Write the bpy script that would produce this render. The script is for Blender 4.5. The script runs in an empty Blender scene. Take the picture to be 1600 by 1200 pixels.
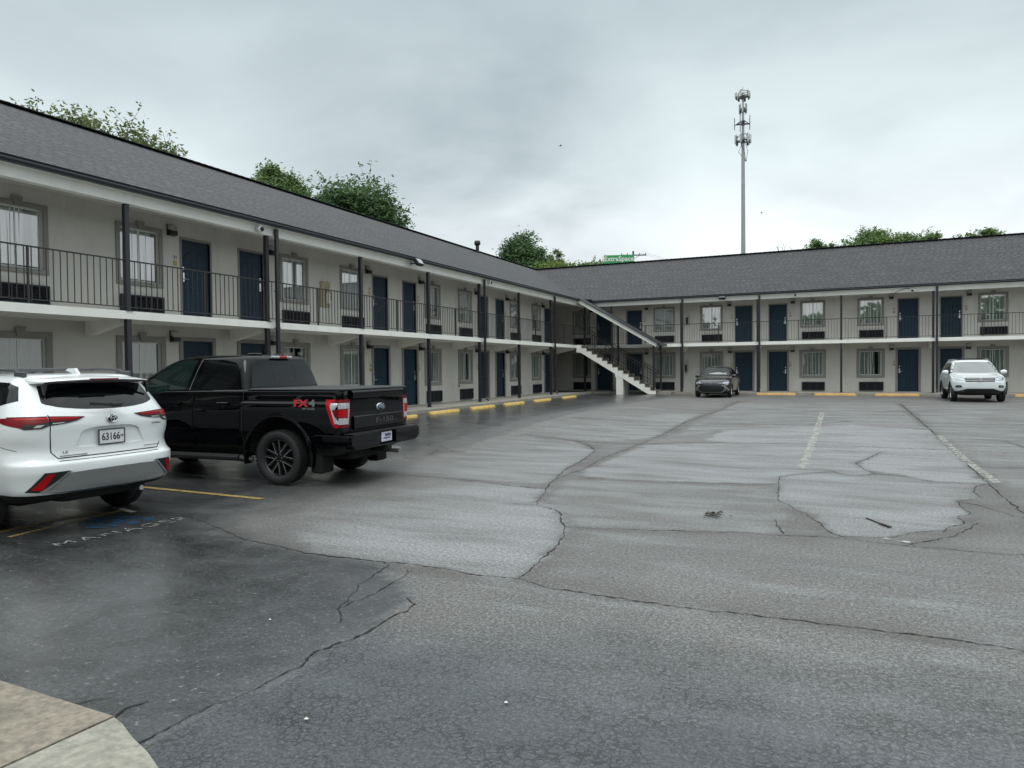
import bpy, bmesh, math, random
from mathutils import Vector, Matrix, noise
from mathutils.bvhtree import BVHTree
from mathutils.kdtree import KDTree
from mathutils.geometry import delaunay_2d_cdt
R = math.radians
PI = math.pi
scene = bpy.context.scene
COL = scene.collection

# ------------------------------------------------------------------ camera
YAW, PITCH, ROLL, EYE, FPX = .4357, -.0222, -.0098, 1.749, 1101.5
cam_d = bpy.data.cameras.new('camera')
cam = bpy.data.objects.new('camera', cam_d)
COL.objects.link(cam)
cam_d.sensor_fit = 'HORIZONTAL'
cam_d.sensor_width = 36.0
cam_d.lens = FPX / 1600 * 36.0
cam_d.clip_start = .05
cam_d.clip_end = 3000
_r = Vector((math.cos(YAW), math.sin(YAW), 0))
_f0 = Vector((-math.sin(YAW), math.cos(YAW), 0))
_z = Vector((0, 0, 1))
_f = _f0 * math.cos(PITCH) + _z * math.sin(PITCH)
_u = -_f0 * math.sin(PITCH) + _z * math.cos(PITCH)
_R = _r * math.cos(ROLL) + _u * math.sin(ROLL)
_U = -_r * math.sin(ROLL) + _u * math.cos(ROLL)
cam.matrix_world = Matrix(((_R.x, _U.x, -_f.x, 0), (_R.y, _U.y, -_f.y, 0), (_R.z, _U.z, -_f.z, EYE), (0, 0, 0, 1)))
scene.camera = cam

# ------------------------------------------------------------------ sky, sun, exposure
SUN_EL, SUN_ROT = R(58), R(150)
world = bpy.data.worlds.new('World')
scene.world = world
world.use_nodes = True
wt = world.node_tree
wt.nodes.clear()


class NT:
    """tiny node-tree helper"""
    def __init__(s, t): s.t = t
    def n(s, typ, **kw):
        nd = s.t.nodes.new(typ)
        for k, v in kw.items():
            if k.startswith('i_'):
                key = k[2:]
                key = int(key) if key.isdigit() else key.replace('_', ' ')
                if hasattr(v, 'is_linked') or isinstance(v, bpy.types.NodeSocket): s.t.links.new(v, nd.inputs[key])
                else: nd.inputs[key].default_value = v
            else: setattr(nd, k, v)
        return nd
    def link(s, a, b): s.t.links.new(a, b)
    def math(s, op, a, b=None, c=None, clamp=False):
        nd = s.t.nodes.new('ShaderNodeMath'); nd.operation = op; nd.use_clamp = clamp
        for i, v in enumerate((a, b, c)):
            if v is None: continue
            if isinstance(v, bpy.types.NodeSocket): s.t.links.new(v, nd.inputs[i])
            else: nd.inputs[i].default_value = v
        return nd.outputs[0]
    def mix(s, fac, a, b, blend='MIX'):
        nd = s.t.nodes.new('ShaderNodeMix'); nd.data_type = 'RGBA'; nd.blend_type = blend
        for key, v in ((0, fac), (6, a), (7, b)):
            if isinstance(v, bpy.types.NodeSocket): s.t.links.new(v, nd.inputs[key])
            else: nd.inputs[key].default_value = v if key == 0 else (tuple(v) + (1,))[:4]
        return nd.outputs[2]
    def ramp(s, fac, stops, interp='LINEAR'):
        nd = s.t.nodes.new('ShaderNodeValToRGB'); s.t.links.new(fac, nd.inputs[0])
        cr = nd.color_ramp; cr.interpolation = interp
        while len(cr.elements) < len(stops): cr.elements.new(.5)
        for e, (p, c) in zip(cr.elements, stops):
            e.position = p; e.color = (c, c, c, 1) if isinstance(c, (int, float)) else tuple(c) + (1,)
        return nd.outputs[0]
    def noise(s, vec, scale, detail=4, rough=.55, dist=0):
        nd = s.t.nodes.new('ShaderNodeTexNoise'); s.t.links.new(vec, nd.inputs['Vector'])
        nd.inputs['Scale'].default_value = scale; nd.inputs['Detail'].default_value = detail
        nd.inputs['Roughness'].default_value = rough; nd.inputs['Distortion'].default_value = dist
        return nd.outputs['Fac']


w = NT(wt)
wout = w.n('ShaderNodeOutputWorld')
sky = w.n('ShaderNodeTexSky', sky_type='NISHITA', sun_disc=False, sun_elevation=SUN_EL, sun_rotation=SUN_ROT, air_density=1.5, dust_density=3.0)
tc = w.n('ShaderNodeTexCoord').outputs['Generated']
sep = w.n('ShaderNodeSeparateXYZ', i_0=tc)
mp = w.n('ShaderNodeMapping', i_0=tc)
mp.inputs['Scale'].default_value = (1.3, 1.3, 3.2)
n1 = w.noise(mp.outputs[0], 1.5, 5, .5, .6)
n2 = w.noise(mp.outputs[0], 4.0, 4, .5, .3)
elev = sep.outputs[2]
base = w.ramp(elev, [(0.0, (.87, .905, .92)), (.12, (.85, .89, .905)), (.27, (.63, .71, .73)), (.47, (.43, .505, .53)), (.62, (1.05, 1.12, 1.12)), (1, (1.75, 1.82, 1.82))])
cl = w.math('ADD', w.math('MULTIPLY', n1, .7), w.math('MULTIPLY', n2, .3))
clf = w.ramp(cl, [(.40, 0.0), (.58, 1.0)])
# the heavier, darker bank of cloud over the far corner
d1 = Vector((-.47, .83, .19)).normalized()
dv = w.n('ShaderNodeVectorMath', operation='DOT_PRODUCT', i_0=tc); dv.inputs[1].default_value = d1
bank = w.ramp(dv.outputs['Value'], [(.945, 0.0), (.995, 1.0)])
bank = w.math('MULTIPLY', bank, w.ramp(n2, [(.3, .25), (.65, 1.0)]))
low = w.ramp(elev, [(.03, 0.0), (.11, 1.0)])
shade = w.math('MULTIPLY', w.math('SUBTRACT', 1.0, clf), .30)
shade = w.math('ADD', shade, w.math('MULTIPLY', bank, .62))
shade = w.math('MULTIPLY', shade, low)
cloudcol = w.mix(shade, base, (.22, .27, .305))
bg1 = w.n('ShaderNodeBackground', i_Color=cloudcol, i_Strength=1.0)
bg2 = w.n('ShaderNodeBackground', i_Color=sky.outputs[0], i_Strength=.08)
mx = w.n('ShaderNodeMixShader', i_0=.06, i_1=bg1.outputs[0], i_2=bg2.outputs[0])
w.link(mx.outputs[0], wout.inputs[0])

sun_d = bpy.data.lights.new('sun', 'SUN')
sun_d.energy = .6
sun_d.angle = R(25)
sun_d.color = (1, .97, .92)
sun = bpy.data.objects.new('sun', sun_d)
COL.objects.link(sun)
sun.rotation_euler = (PI / 2 - SUN_EL, 0, PI - SUN_ROT)
scene.view_settings.view_transform = 'Standard'
scene.view_settings.look = 'None'
scene.view_settings.gamma = 1
scene.view_settings.exposure = 0.45


# ------------------------------------------------------------------ materials
def newmat(name):
    m = bpy.data.materials.new(name); m.use_nodes = True
    t = m.node_tree; t.nodes.clear()
    k = NT(t)
    out = k.n('ShaderNodeOutputMaterial'); p = k.n('ShaderNodeBsdfPrincipled')
    k.link(p.outputs[0], out.inputs[0])
    return m, k, p, out


def mat(name, col, rough=.6, metal=0.0, spec=.5, var=0.0, vscale=3.0, bump=0.0, bscale=40.0, coat=0.0, stain=None, emit=None):
    m, k, p, out = newmat(name)
    co = k.n('ShaderNodeTexCoord').outputs['Object']
    c = None
    if var > 0:
        nz = k.noise(co, vscale, 5, .6)
        f = k.ramp(nz, [(.3, 1 - var), (.7, 1 + var)])
        c = k.mix(1.0, col, f, 'MULTIPLY')
    if stain:
        mpn = k.n('ShaderNodeMapping', i_0=co); mpn.inputs['Scale'].default_value = (1, 1, .25)
        sn = k.noise(mpn.outputs[0], 2.2, 6, .65)
        sf = k.ramp(sn, [(.52, 0.0), (.75, stain[0])])
        c = k.mix(sf, c if c is not None else col, stain[1])
    if c is None: p.inputs['Base Color'].default_value = tuple(col) + (1,)
    else: k.link(c, p.inputs['Base Color'])
    p.inputs['Roughness'].default_value = rough
    p.inputs['Metallic'].default_value = metal
    p.inputs['Specular IOR Level'].default_value = spec
    p.inputs['Coat Weight'].default_value = coat
    p.inputs['Coat Roughness'].default_value = .03
    if bump > 0:
        b = k.n('ShaderNodeBump', i_Strength=bump, i_Distance=.01, i_Height=k.noise(co, bscale, 5, .6))
        k.link(b.outputs[0], p.inputs['Normal'])
    if emit:
        p.inputs['Emission Color'].default_value = tuple(emit[0]) + (1,); p.inputs['Emission Strength'].default_value = emit[1]
    return m


M = {}
M['wall'] = mat('stucco wall paint', (.56, .543, .505), .85, var=.05, vscale=1.2, bump=.5, bscale=60, stain=(.45, (.36, .345, .31)))
M['white'] = mat('white trim paint', (.88, .88, .83), .6, var=.04, vscale=2, bump=.15, bscale=30, stain=(.35, (.55, .54, .48)))
M['surround'] = mat('taupe window surround', (.24, .233, .216), .8, var=.06, bump=.3, bscale=60)
M['post'] = mat('dark post paint', (.022, .021, .028), .42, var=.15, bump=.1)
M['rail'] = mat('railing paint', (.030, .027, .027), .45, var=.2)
M['gutter'] = mat('dark gutter metal', (.020, .024, .032), .38)
M['door'] = mat('navy door paint', (.014, .033, .053), .45, spec=.22, var=.08, vscale=4)
M['acbody'] = mat('dark grille', (.022, .025, .032), .5)
M['acdeep'] = mat('grille recess', (.004, .004, .005), .8)
M['frame'] = mat('aluminium window frame', (.55, .56, .55), .4, .3)
M['curtain'] = mat('pleated curtain', (.60, .63, .60), .9)
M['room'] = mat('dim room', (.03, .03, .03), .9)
M['chrome'] = mat('chrome', (.75, .76, .78), .12, 1.0)
M['nickel'] = mat('satin nickel', (.7, .7, .7), .28, 1.0)
M['lampdark'] = mat('lamp housing', (.012, .012, .014), .5)
M['lens'] = mat('frosted lens', (.42, .42, .40), .35)
M['plate'] = mat('number plate', (.55, .54, .50), .5)
M['tan'] = mat('tan plate', (.42, .30, .14), .5, var=.2, vscale=20)
M['concrete'] = mat('sidewalk concrete', (.30, .285, .25), .8, var=.18, vscale=1.6, bump=.5, bscale=50, stain=(.7, (.13, .135, .10)))
M['pad'] = mat('kerb concrete', (.25, .222, .176), .8, var=.35, vscale=24, bump=1.0, bscale=60, stain=(.8, (.13, .118, .098)))
M['padpaint'] = mat('worn pale paint', (.30, .292, .245), .7, var=.3, vscale=22, bump=.7, bscale=50, stain=(.7, (.20, .19, .16)))
M['joint'] = mat('joint filler', (.08, .055, .045), .8)
M['yellow'] = mat('yellow stop paint', (.66, .45, .11), .6, var=.2, vscale=5, bump=.4, bscale=25, stain=(.6, (.50, .46, .36)))
M['orange'] = mat('orange stop paint', (.60, .36, .12), .6, var=.2, vscale=5, bump=.4, bscale=25, stain=(.5, (.42, .36, .26)))
M['step'] = mat('stair tread', (.17, .15, .125), .8, var=.2, bump=.4)
M['plastic'] = mat('black plastic', (.012, .013, .014), .5, bump=.1)
M['tyre'] = mat('tyre rubber', (.014, .015, .016), .75, bump=.2, bscale=80)
M['under'] = mat('underbody', (.004, .004, .004), .9)
M['whitep'] = mat('white car paint', (.76, .795, .80), .28, coat=.8, bump=.06, bscale=150)
M['blackp'] = mat('black car paint', (.0012, .0016, .0024), .5, spec=.0, coat=.62)
M['greyp'] = mat('dark grey car paint', (.011, .013, .017), .25, .4, coat=1.0)
M['silverp'] = mat('silver bumper panel', (.33, .335, .335), .35, .5)
M['red'] = mat('red lamp lens', (.16, .001, .004), .3, spec=.25)
M['redb'] = mat('bright red lamp lens', (.40, .003, .008), .3, spec=.25)
M['clear'] = mat('clear lamp lens', (.50, .51, .54), .2, .3, coat=.5)
M['headlamp'] = mat('headlamp', (.34, .37, .42), .1, .7, coat=1.0)
M['tonneau'] = mat('tonneau vinyl', (.035, .037, .040), .38, bump=.2, bscale=60)
M['rimdark'] = mat('dark alloy', (.07, .072, .075), .3, .9)
M['rimedge'] = mat('machined alloy', (.62, .63, .65), .35, .8)
M['rimsilver'] = mat('silver alloy', (.5, .51, .52), .3, .9)
M['licence'] = mat('licence plate', (.70, .72, .72), .4)
M['licenceb'] = mat('blue licence plate', (.55, .55, .66), .4, var=.3, vscale=30)
M['ink'] = mat('black ink', (.01, .012, .012), .5)
M['badgeblue'] = mat('badge blue', (.02, .05, .11), .25, coat=1)
M['badgered'] = mat('decal red', (.50, .03, .035), .4)
M['badgegrey'] = mat('decal grey', (.16, .17, .17), .4)
M['green'] = mat('sign green', (.03, .30, .10), .5)
M['signwhite'] = mat('sign lettering', (.75, .78, .75), .5)
M['steel'] = mat('galvanised steel', (.33, .34, .35), .5, .4, var=.1, vscale=1)
M['antenna'] = mat('antenna panel', (.45, .47, .47), .5)
M['darksteel'] = mat('dark antenna mount', (.08, .085, .09), .5, .3)
M['wood'] = mat('weathered pole', (.11, .09, .07), .85, var=.2)
M['bark'] = mat('bark', (.085, .07, .055), .9, var=.3, vscale=2, bump=.6, bscale=12)
M['extred'] = mat('extinguisher red', (.35, .02, .02), .35)
M['rust'] = mat('weathered panel', (.36, .31, .20), .8, var=.25, vscale=6, stain=(.6, (.20, .21, .10)))
M['litter'] = mat('wet leaves', (.035, .026, .02), .7, var=.4, vscale=30)
M['paper'] = mat('paper scrap', (.7, .7, .66), .7)
M['grass'] = mat('rough grass ground', (.05, .07, .03), .95, var=.3, vscale=.5)
M['bird'] = mat('bird feathers', (.03, .03, .03), .8)
M['clearglass'] = mat('floodlight glass', (.40, .42, .43), .1, .2)


def leafmat(name, c1, c2):
    m, k, p, out = newmat(name)
    co = k.n('ShaderNodeTexCoord').outputs['Object']
    f = k.ramp(k.noise(co, .9, 3), [(.35, 0.0), (.65, 1.0)])
    f2 = k.ramp(k.noise(co, 9, 2), [(.3, .75), (.7, 1.3)])
    c = k.mix(1.0, k.mix(f, c1, c2), f2, 'MULTIPLY')
    k.link(c, p.inputs['Base Color'])
    p.inputs['Roughness'].default_value = .55
    tr = k.n('ShaderNodeBsdfTranslucent', i_Color=c)
    mxs = k.n('ShaderNodeMixShader', i_0=.35, i_1=p.outputs[0], i_2=tr.outputs[0])
    k.link(mxs.outputs[0], out.inputs[0])
    return m


M['leaf_dark'] = leafmat('dark leaves', (.060, .125, .050), (.115, .200, .075))
M['leaf_olive'] = leafmat('olive leaves', (.115, .165, .055), (.190, .230, .085))
M['leaf_mid'] = leafmat('mid green leaves', (.085, .160, .050), (.160, .250, .070))
M['leaf_lime'] = leafmat('lime leaves', (.110, .180, .030), (.170, .230, .045))


def glass_mat(name, tint, boost, base_f, rough=.02):
    m, k, p, out = newmat(name)
    k.t.nodes.remove(p)
    fr = k.n('ShaderNodeFresnel', i_IOR=1.5)
    f = k.math('ADD', k.math('MULTIPLY', fr.outputs[0], boost), base_f, clamp=True)
    a = k.n('ShaderNodeBsdfTransparent', i_Color=tint + (1,))
    g = k.n('ShaderNodeBsdfGlossy', i_Roughness=rough)
    mx_ = k.n('ShaderNodeMixShader', i_0=f, i_1=a.outputs[0], i_2=g.outputs[0])
    k.link(mx_.outputs[0], out.inputs[0])
    return m


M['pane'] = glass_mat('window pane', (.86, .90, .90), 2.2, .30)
M['pane_low'] = glass_mat('darker window pane', (.62, .66, .64), 1.6, .07)  # darker tint and weaker reflection for the lower-floor panes
M['carglass'] = mat('tinted car glass', (.003, .004, .005), .03, 0, .38)
M['frontglass'] = mat('greenish car glass', (.007, .017, .015), .04, 0, .45)  # green reflection in the front windows put into the glass colour
M['screen'] = mat('windscreen', (.06, .075, .075), .04, 0, 1.0, coat=1.0)


def shingle_mat():
    m, k, p, out = newmat('asphalt shingles')
    uv = k.n('ShaderNodeUVMap').outputs[0]
    s0 = k.n('ShaderNodeSeparateXYZ', i_0=uv)
    row = k.math('FLOOR', k.math('DIVIDE', s0.outputs[1], .145))
    wnz = k.n('ShaderNodeTexWhiteNoise', noise_dimensions='1D'); k.link(row, wnz.inputs['W'])
    cmb = k.n('ShaderNodeCombineXYZ', i_0=k.math('ADD', s0.outputs[0], k.math('MULTIPLY', wnz.outputs['Value'], 3.0)), i_1=s0.outputs[1])
    br = k.n('ShaderNodeTexBrick', offset=.0, offset_frequency=2, squash=1.0, squash_frequency=2)
    k.link(cmb.outputs[0], br.inputs['Vector'])
    br.inputs['Color1'].default_value = (.030, .030, .034, 1)
    br.inputs['Color2'].default_value = (.068, .068, .078, 1)
    br.inputs['Mortar'].default_value = (.003, .003, .004, 1)  # gaps between tabs, also painting the shadow line under each course
    br.inputs['Scale'].default_value = 1.0
    br.inputs['Mortar Size'].default_value = .036
    br.inputs['Mortar Smooth'].default_value = .2
    br.inputs['Brick Width'].default_value = .28
    br.inputs['Row Height'].default_value = .145
    nz = k.noise(uv, 1.2, 4, .6)
    nf = k.noise(uv, 30, 3, .6)
    c = k.mix(1.0, br.outputs[0], k.ramp(nz, [(.3, .85), (.7, 1.15)]), 'MULTIPLY')
    c = k.mix(1.0, c, k.ramp(nf, [(.3, .85), (.7, 1.15)]), 'MULTIPLY')
    m4 = k.n('ShaderNodeMapping', i_0=uv); m4.inputs['Scale'].default_value = (.5, 6.9, 1)
    c = k.mix(1.0, c, k.ramp(k.noise(m4.outputs[0], 1.0, 2, .5), [(.38, .62), (.62, 1.35)]), 'MULTIPLY')
    # dark mottling in the first courses above the gutter
    su = k.n('ShaderNodeSeparateXYZ', i_0=uv)
    m3 = k.n('ShaderNodeMapping', i_0=uv); m3.inputs['Scale'].default_value = (1.3, 1.3, 1)
    band = k.math('MULTIPLY', k.ramp(k.math('MULTIPLY', su.outputs[1], .5), [(.08, 0.0), (.22, 1.0), (.34, 1.0), (.50, 0.0)]), k.ramp(k.noise(m3.outputs[0], 2.4, 3, .6), [(.46, 0.0), (.58, .8)]))
    c = k.mix(band, c, (.018, .020, .022))
    k.link(c, p.inputs['Base Color'])
    p.inputs['Roughness'].default_value = .62
    b = k.n('ShaderNodeBump', i_Strength=.6, i_Distance=.012, i_Height=k.math('ADD', br.outputs['Fac'], nf))
    b.invert = True
    k.link(b.outputs[0], p.inputs['Normal'])
    return m


M['shingle'] = shingle_mat()
M['ridgecap'] = mat('ridge shingles', (.030, .030, .035), .7, var=.3, vscale=6)


def asphalt_mat():
    m, k, p, out = newmat('wet patched asphalt')
    co = k.n('ShaderNodeTexCoord').outputs['Object']
    wet = k.n('ShaderNodeAttribute', attribute_name='wet').outputs['Fac']  # strength of the paler asphalt areas, used for colour only
    seal = k.n('ShaderNodeAttribute', attribute_name='seal').outputs['Fac']
    grain = k.noise(co, 30, 7, .95)
    big = k.noise(co, .35, 5, .6, .4)
    mid = k.noise(co, 2.2, 6, .65, .5)
    fine = k.noise(co, 55, 3, .7)
    grit = k.noise(co, 170, 2, .6)
    mps = k.n('ShaderNodeMapping', i_0=co); mps.inputs['Scale'].default_value = (.55, 2.4, 1)
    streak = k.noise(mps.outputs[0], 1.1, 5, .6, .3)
    old = k.mix(k.ramp(fine, [(.35, 0.0), (.68, 1.0)]), (.046, .045, .043), (.198, .196, .190))
    old = k.mix(k.ramp(grit, [(.58, 0.0), (.70, .7)]), old, (.42, .42, .41))
    old = k.mix(1.0, old, k.ramp(big, [(.3, .78), (.7, 1.18)]), 'MULTIPLY')
    old = k.mix(k.ramp(mid, [(.50, 0.0), (.72, .5)]), old, (.105, .095, .082))
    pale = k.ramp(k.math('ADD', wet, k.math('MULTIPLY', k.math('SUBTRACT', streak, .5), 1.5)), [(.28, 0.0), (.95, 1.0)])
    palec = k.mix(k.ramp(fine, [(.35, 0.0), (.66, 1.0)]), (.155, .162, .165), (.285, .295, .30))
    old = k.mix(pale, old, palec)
    tr0 = k.n('ShaderNodeAttribute', attribute_name='tired').outputs['Fac']
    old = k.mix(k.math('MULTIPLY', tr0, .95), old, k.mix(k.ramp(fine, [(.35, 0.0), (.7, 1.0)]), (.012, .015, .018), (.074, .082, .090)))  # near strip darkened, the bluish wet sheen put into its colour
    new = k.mix(k.ramp(mid, [(.38, 0.0), (.66, 1.0)]), (.022, .023, .024), (.056, .060, .062))
    new = k.mix(k.ramp(fine, [(.52, 0.0), (.70, .6)]), new, (.11, .116, .118))
    spk = k.noise(co, 21, 3, .75)
    new = k.mix(k.ramp(spk, [(.60, 0.0), (.70, .75)]), new, (.22, .225, .225))
    # fine alligator cracking where the noise says the surface is tired
    wn = k.noise(co, 3.0, 3, .6)
    wob = k.n('ShaderNodeVectorMath', operation='ADD', i_0=co)
    nc = k.n('ShaderNodeTexNoise', i_Scale=14.0, i_Detail=4.0); k.link(co, nc.inputs['Vector'])
    sc = k.n('ShaderNodeVectorMath', operation='SCALE', i_0=nc.outputs['Color']); sc.inputs['Scale'].default_value = .09
    k.link(sc.outputs[0], wob.inputs[1])
    vor = k.n('ShaderNodeTexVoronoi', feature='DISTANCE_TO_EDGE', i_Vector=wob.outputs[0], i_Scale=17.0)
    crk = k.ramp(vor.outputs['Distance'], [(.028, 1.0), (.075, 0.0)])
    tired = k.n('ShaderNodeAttribute', attribute_name='tired').outputs['Fac']
    crk = k.math('MULTIPLY', crk, k.math('MULTIPLY', tired, k.ramp(mid, [(.42, 0.0), (.54, 1.0)])))
    damp = k.n('ShaderNodeAttribute', attribute_name='damp').outputs['Fac']
    old = k.mix(k.math('MULTIPLY', damp, .75), old, (.052, .047, .040))
    c = k.mix(seal, old, new)
    c = k.mix(1.0, c, k.ramp(grain, [(.36, .30), (.50, .95), (.62, 2.1)]), 'MULTIPLY')
    drip = k.noise(co, 5.5, 2, .5)
    c = k.mix(k.ramp(drip, [(.72, 0.0), (.78, .55)]), c, (.03, .03, .03))
    c = k.mix(crk, c, (.008, .008, .008))
    k.link(c, p.inputs['Base Color'])
    p.inputs['Specular IOR Level'].default_value = .55
    # wetness: dry aggregate is rough, the water film is smooth; streaks follow the fall of the lot
    film = k.math('ADD', k.math('MULTIPLY', tired, .50), k.math('MULTIPLY', k.math('SUBTRACT', streak, .38), 1.3), clamp=True)
    film = k.math('ADD', film, k.math('MULTIPLY', seal, .55), clamp=True)
    rgh = k.math('SUBTRACT', .58, k.math('MULTIPLY', film, .36))
    rgh = k.math('ADD', rgh, k.math('MULTIPLY', k.math('SUBTRACT', fine, .5), .25), clamp=True)
    k.link(rgh, p.inputs['Roughness'])
    p.inputs['Coat IOR'].default_value = 1.4
    cw = k.math('MULTIPLY', k.ramp(film, [(.25, 0.0), (.85, 1.0)]), .85)
    k.link(cw, p.inputs['Coat Weight'])
    p.inputs['Coat Roughness'].default_value = .22
    cb = k.n('ShaderNodeBump', i_Strength=.10, i_Distance=.004, i_Height=fine)
    k.link(cb.outputs[0], p.inputs['Coat Normal'])
    h = k.math('ADD', k.math('MULTIPLY', fine, .6), k.math('MULTIPLY', grit, .12))
    h = k.math('SUBTRACT', h, k.math('MULTIPLY', crk, 1.2))
    st = k.math('MULTIPLY', k.math('SUBTRACT', 1.06, film, clamp=True), .5)
    b = k.n('ShaderNodeBump', i_Strength=st, i_Distance=.008, i_Height=h)
    b2 = k.n('ShaderNodeBump', i_Strength=.25, i_Distance=.05, i_Height=mid, i_Normal=b.outputs[0])
    k.link(b2.outputs[0], p.inputs['Normal'])
    return m


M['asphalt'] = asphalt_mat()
M['crack'] = mat('open crack', (.012, .011, .010), .8)


def paintmat(name, col, cover):
    """road paint worn through to the asphalt"""
    m, k, p, out = newmat(name)
    co = k.n('ShaderNodeTexCoord').outputs['Object']
    f = k.math('MULTIPLY', k.ramp(k.noise(co, 9, 5, .75), [(.5 - cover, 1.0), (.62 - cover * .5, 0.0)] if False else [(.62 - cover * .35, 0.0), (.72 - cover * .35, 1.0)]), 1.0)
    g = k.ramp(k.noise(co, 60, 3, .7), [(.35, .35), (.6, 1.0)])
    al = k.math('MULTIPLY', f, g, clamp=True)
    p.inputs['Base Color'].default_value = tuple(col) + (1,)
    p.inputs['Roughness'].default_value = .5
    tr = k.n('ShaderNodeBsdfTransparent')
    ms = k.n('ShaderNodeMixShader', i_0=al, i_1=tr.outputs[0], i_2=p.outputs[0])
    k.link(ms.outputs[0], out.inputs[0])
    return m


M['pwhite'] = paintmat('worn white road paint', (.55, .56, .54), .55)
M['pfaint'] = paintmat('faint white road paint', (.34, .35, .34), .35)
M['pworn'] = paintmat('nearly gone white road paint', (.42, .43, .42), .50)
M['pyellow'] = paintmat('worn yellow road paint', (.42, .30, .10), .75)
M['pblue'] = paintmat('worn blue road paint', (.015, .085, .18), .4)
M['pcream'] = paintmat('worn cream road paint', (.48, .48, .44), .51)


# ------------------------------------------------------------------ mesh helpers
class MB:
    def __init__(s): s.v = []; s.f = []; s.m = []; s.cur = 0; s.xf = None; s.mats = []; s.uv = {}
    def use(s, name):
        if name not in s.mats: s.mats.append(name)
        s.cur = s.mats.index(name); return s
    def add(s, vs, fs):
        o = len(s.v)
        s.v += [tuple(s.xf @ Vector(p)) if s.xf else tuple(p) for p in vs]
        for f in fs: s.f.append(tuple(o + i for i in f)); s.m.append(s.cur)
        return o
    def box(s, x0, x1, y0, y1, z0, z1):
        s.add([(x0, y0, z0), (x1, y0, z0), (x1, y1, z0), (x0, y1, z0), (x0, y0, z1), (x1, y0, z1), (x1, y1, z1), (x0, y1, z1)],
              [(0, 3, 2, 1), (4, 5, 6, 7), (0, 1, 5, 4), (1, 2, 6, 5), (2, 3, 7, 6), (3, 0, 4, 7)]); return s
    def bbox(s, x0, x1, y0, y1, z0, z1, b=.01):
        """box with chamfered vertical and horizontal edges (three stacked octagon rings)"""
        def ring(i, z): return [(x0 + i, y0 + i + b, z), (x0 + i + b, y0 + i, z), (x1 - i - b, y0 + i, z), (x1 - i, y0 + i + b, z), (x1 - i, y1 - i - b, z), (x1 - i - b, y1 - i, z), (x0 + i + b, y1 - i, z), (x0 + i, y1 - i - b, z)]
        rs = [ring(b, z0), ring(0, z0 + b), ring(0, z1 - b), ring(b, z1)]
        vs = [p for r in rs for p in r]
        fs = [tuple(reversed(range(8))), tuple(range(24, 32))]
        for k in range(3):
            for i in range(8): j = (i + 1) % 8; fs.append((k * 8 + i, k * 8 + j, k * 8 + 8 + j, k * 8 + 8 + i))
        s.add(vs, fs); return s
    def tube(s, a, b, r0, r1=None, n=8, cap=True):
        a, b = Vector(a), Vector(b); r1 = r0 if r1 is None else r1
        d = (b - a); 
        if d.length < 1e-6: return s
        d.normalize(); u = d.orthogonal().normalized(); w_ = d.cross(u)
        vs = []
        for p, r in ((a, r0), (b, r1)):
            for i in range(n): t = 2 * PI * i / n; vs.append(p + u * math.cos(t) * r + w_ * math.sin(t) * r)
        fs = [(i, (i + 1) % n, n + (i + 1) % n, n + i) for i in range(n)]
        if cap: fs += [tuple(reversed(range(n))), tuple(range(n, 2 * n))]
        s.add(vs, fs); return s
    def path(s, pts, r, n=8):
        for a, b in zip(pts, pts[1:]): s.tube(a, b, r, r, n)
        return s
    def bar(s, a, b, w_, h_):
        """rectangular bar between two points, h_ measured upward-ish"""
        a, b = Vector(a), Vector(b); d = (b - a).normalized()
        sd = d.cross(Vector((0, 0, 1)))
        if sd.length < 1e-4: sd = Vector((1, 0, 0))
        sd.normalize(); up = sd.cross(d).normalized()
        vs = []
        for p in (a, b):
            for su, sv in ((-1, -1), (1, -1), (1, 1), (-1, 1)): vs.append(p + sd * su * w_ / 2 + up * sv * h_ / 2)
        s.add(vs, [(0, 1, 2, 3), (7, 6, 5, 4), (0, 4, 5, 1), (1, 5, 6, 2), (2, 6, 7, 3), (3, 7, 4, 0)]); return s
    def prism(s, pts, a, b, axis='y'):
        """polygon pts (2D) extruded from a to b along an axis; x: pts are (y,z); y: (x,z); z: (x,y)"""
        def mk(p, t): return {'x': (t, p[0], p[1]), 'y': (p[0], t, p[1]), 'z': (p[0], p[1], t)}[axis]
        n = len(pts); vs = [mk(p, a) for p in pts] + [mk(p, b) for p in pts]
        fs = [tuple(range(n)), tuple(reversed(range(n, 2 * n)))] + [(i, n + i, n + (i + 1) % n, (i + 1) % n) for i in range(n)]
        s.add(vs, fs); return s
    def lathe(s, prof, n=32, c=(0, 0, 0), axis='y'):
        """prof: (axial, radius)"""
        vs = []; m_ = len(prof)
        for i in range(n):
            t = 2 * PI * i / n
            for a, r in prof:
                u, v = r * math.cos(t), r * math.sin(t)
                q = {'y': (u, a, v), 'x': (a, u, v), 'z': (u, v, a)}[axis]
                vs.append((q[0] + c[0], q[1] + c[1], q[2] + c[2]))
        fs = []
        for i in range(n):
            j = (i + 1) % n
            for k in range(m_ - 1): fs.append((i * m_ + k, i * m_ + k + 1, j * m_ + k + 1, j * m_ + k))
        s.add(vs, fs); return s
    def mesh(s, name):
        me = bpy.data.meshes.new(name)
        me.from_pydata(s.v, [], s.f)
        for nm in s.mats: me.materials.append(M[nm])
        me.polygons.foreach_set('material_index', s.m)
        me.update()
        bm = bmesh.new(); bm.from_mesh(me); bmesh.ops.recalc_face_normals(bm, faces=bm.faces); bm.to_mesh(me); bm.free()
        return me


def smooth(me, ang=35):
    me.polygons.foreach_set('use_smooth', [True] * len(me.polygons))
    me.set_sharp_from_angle(angle=R(ang))
    return me


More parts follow.
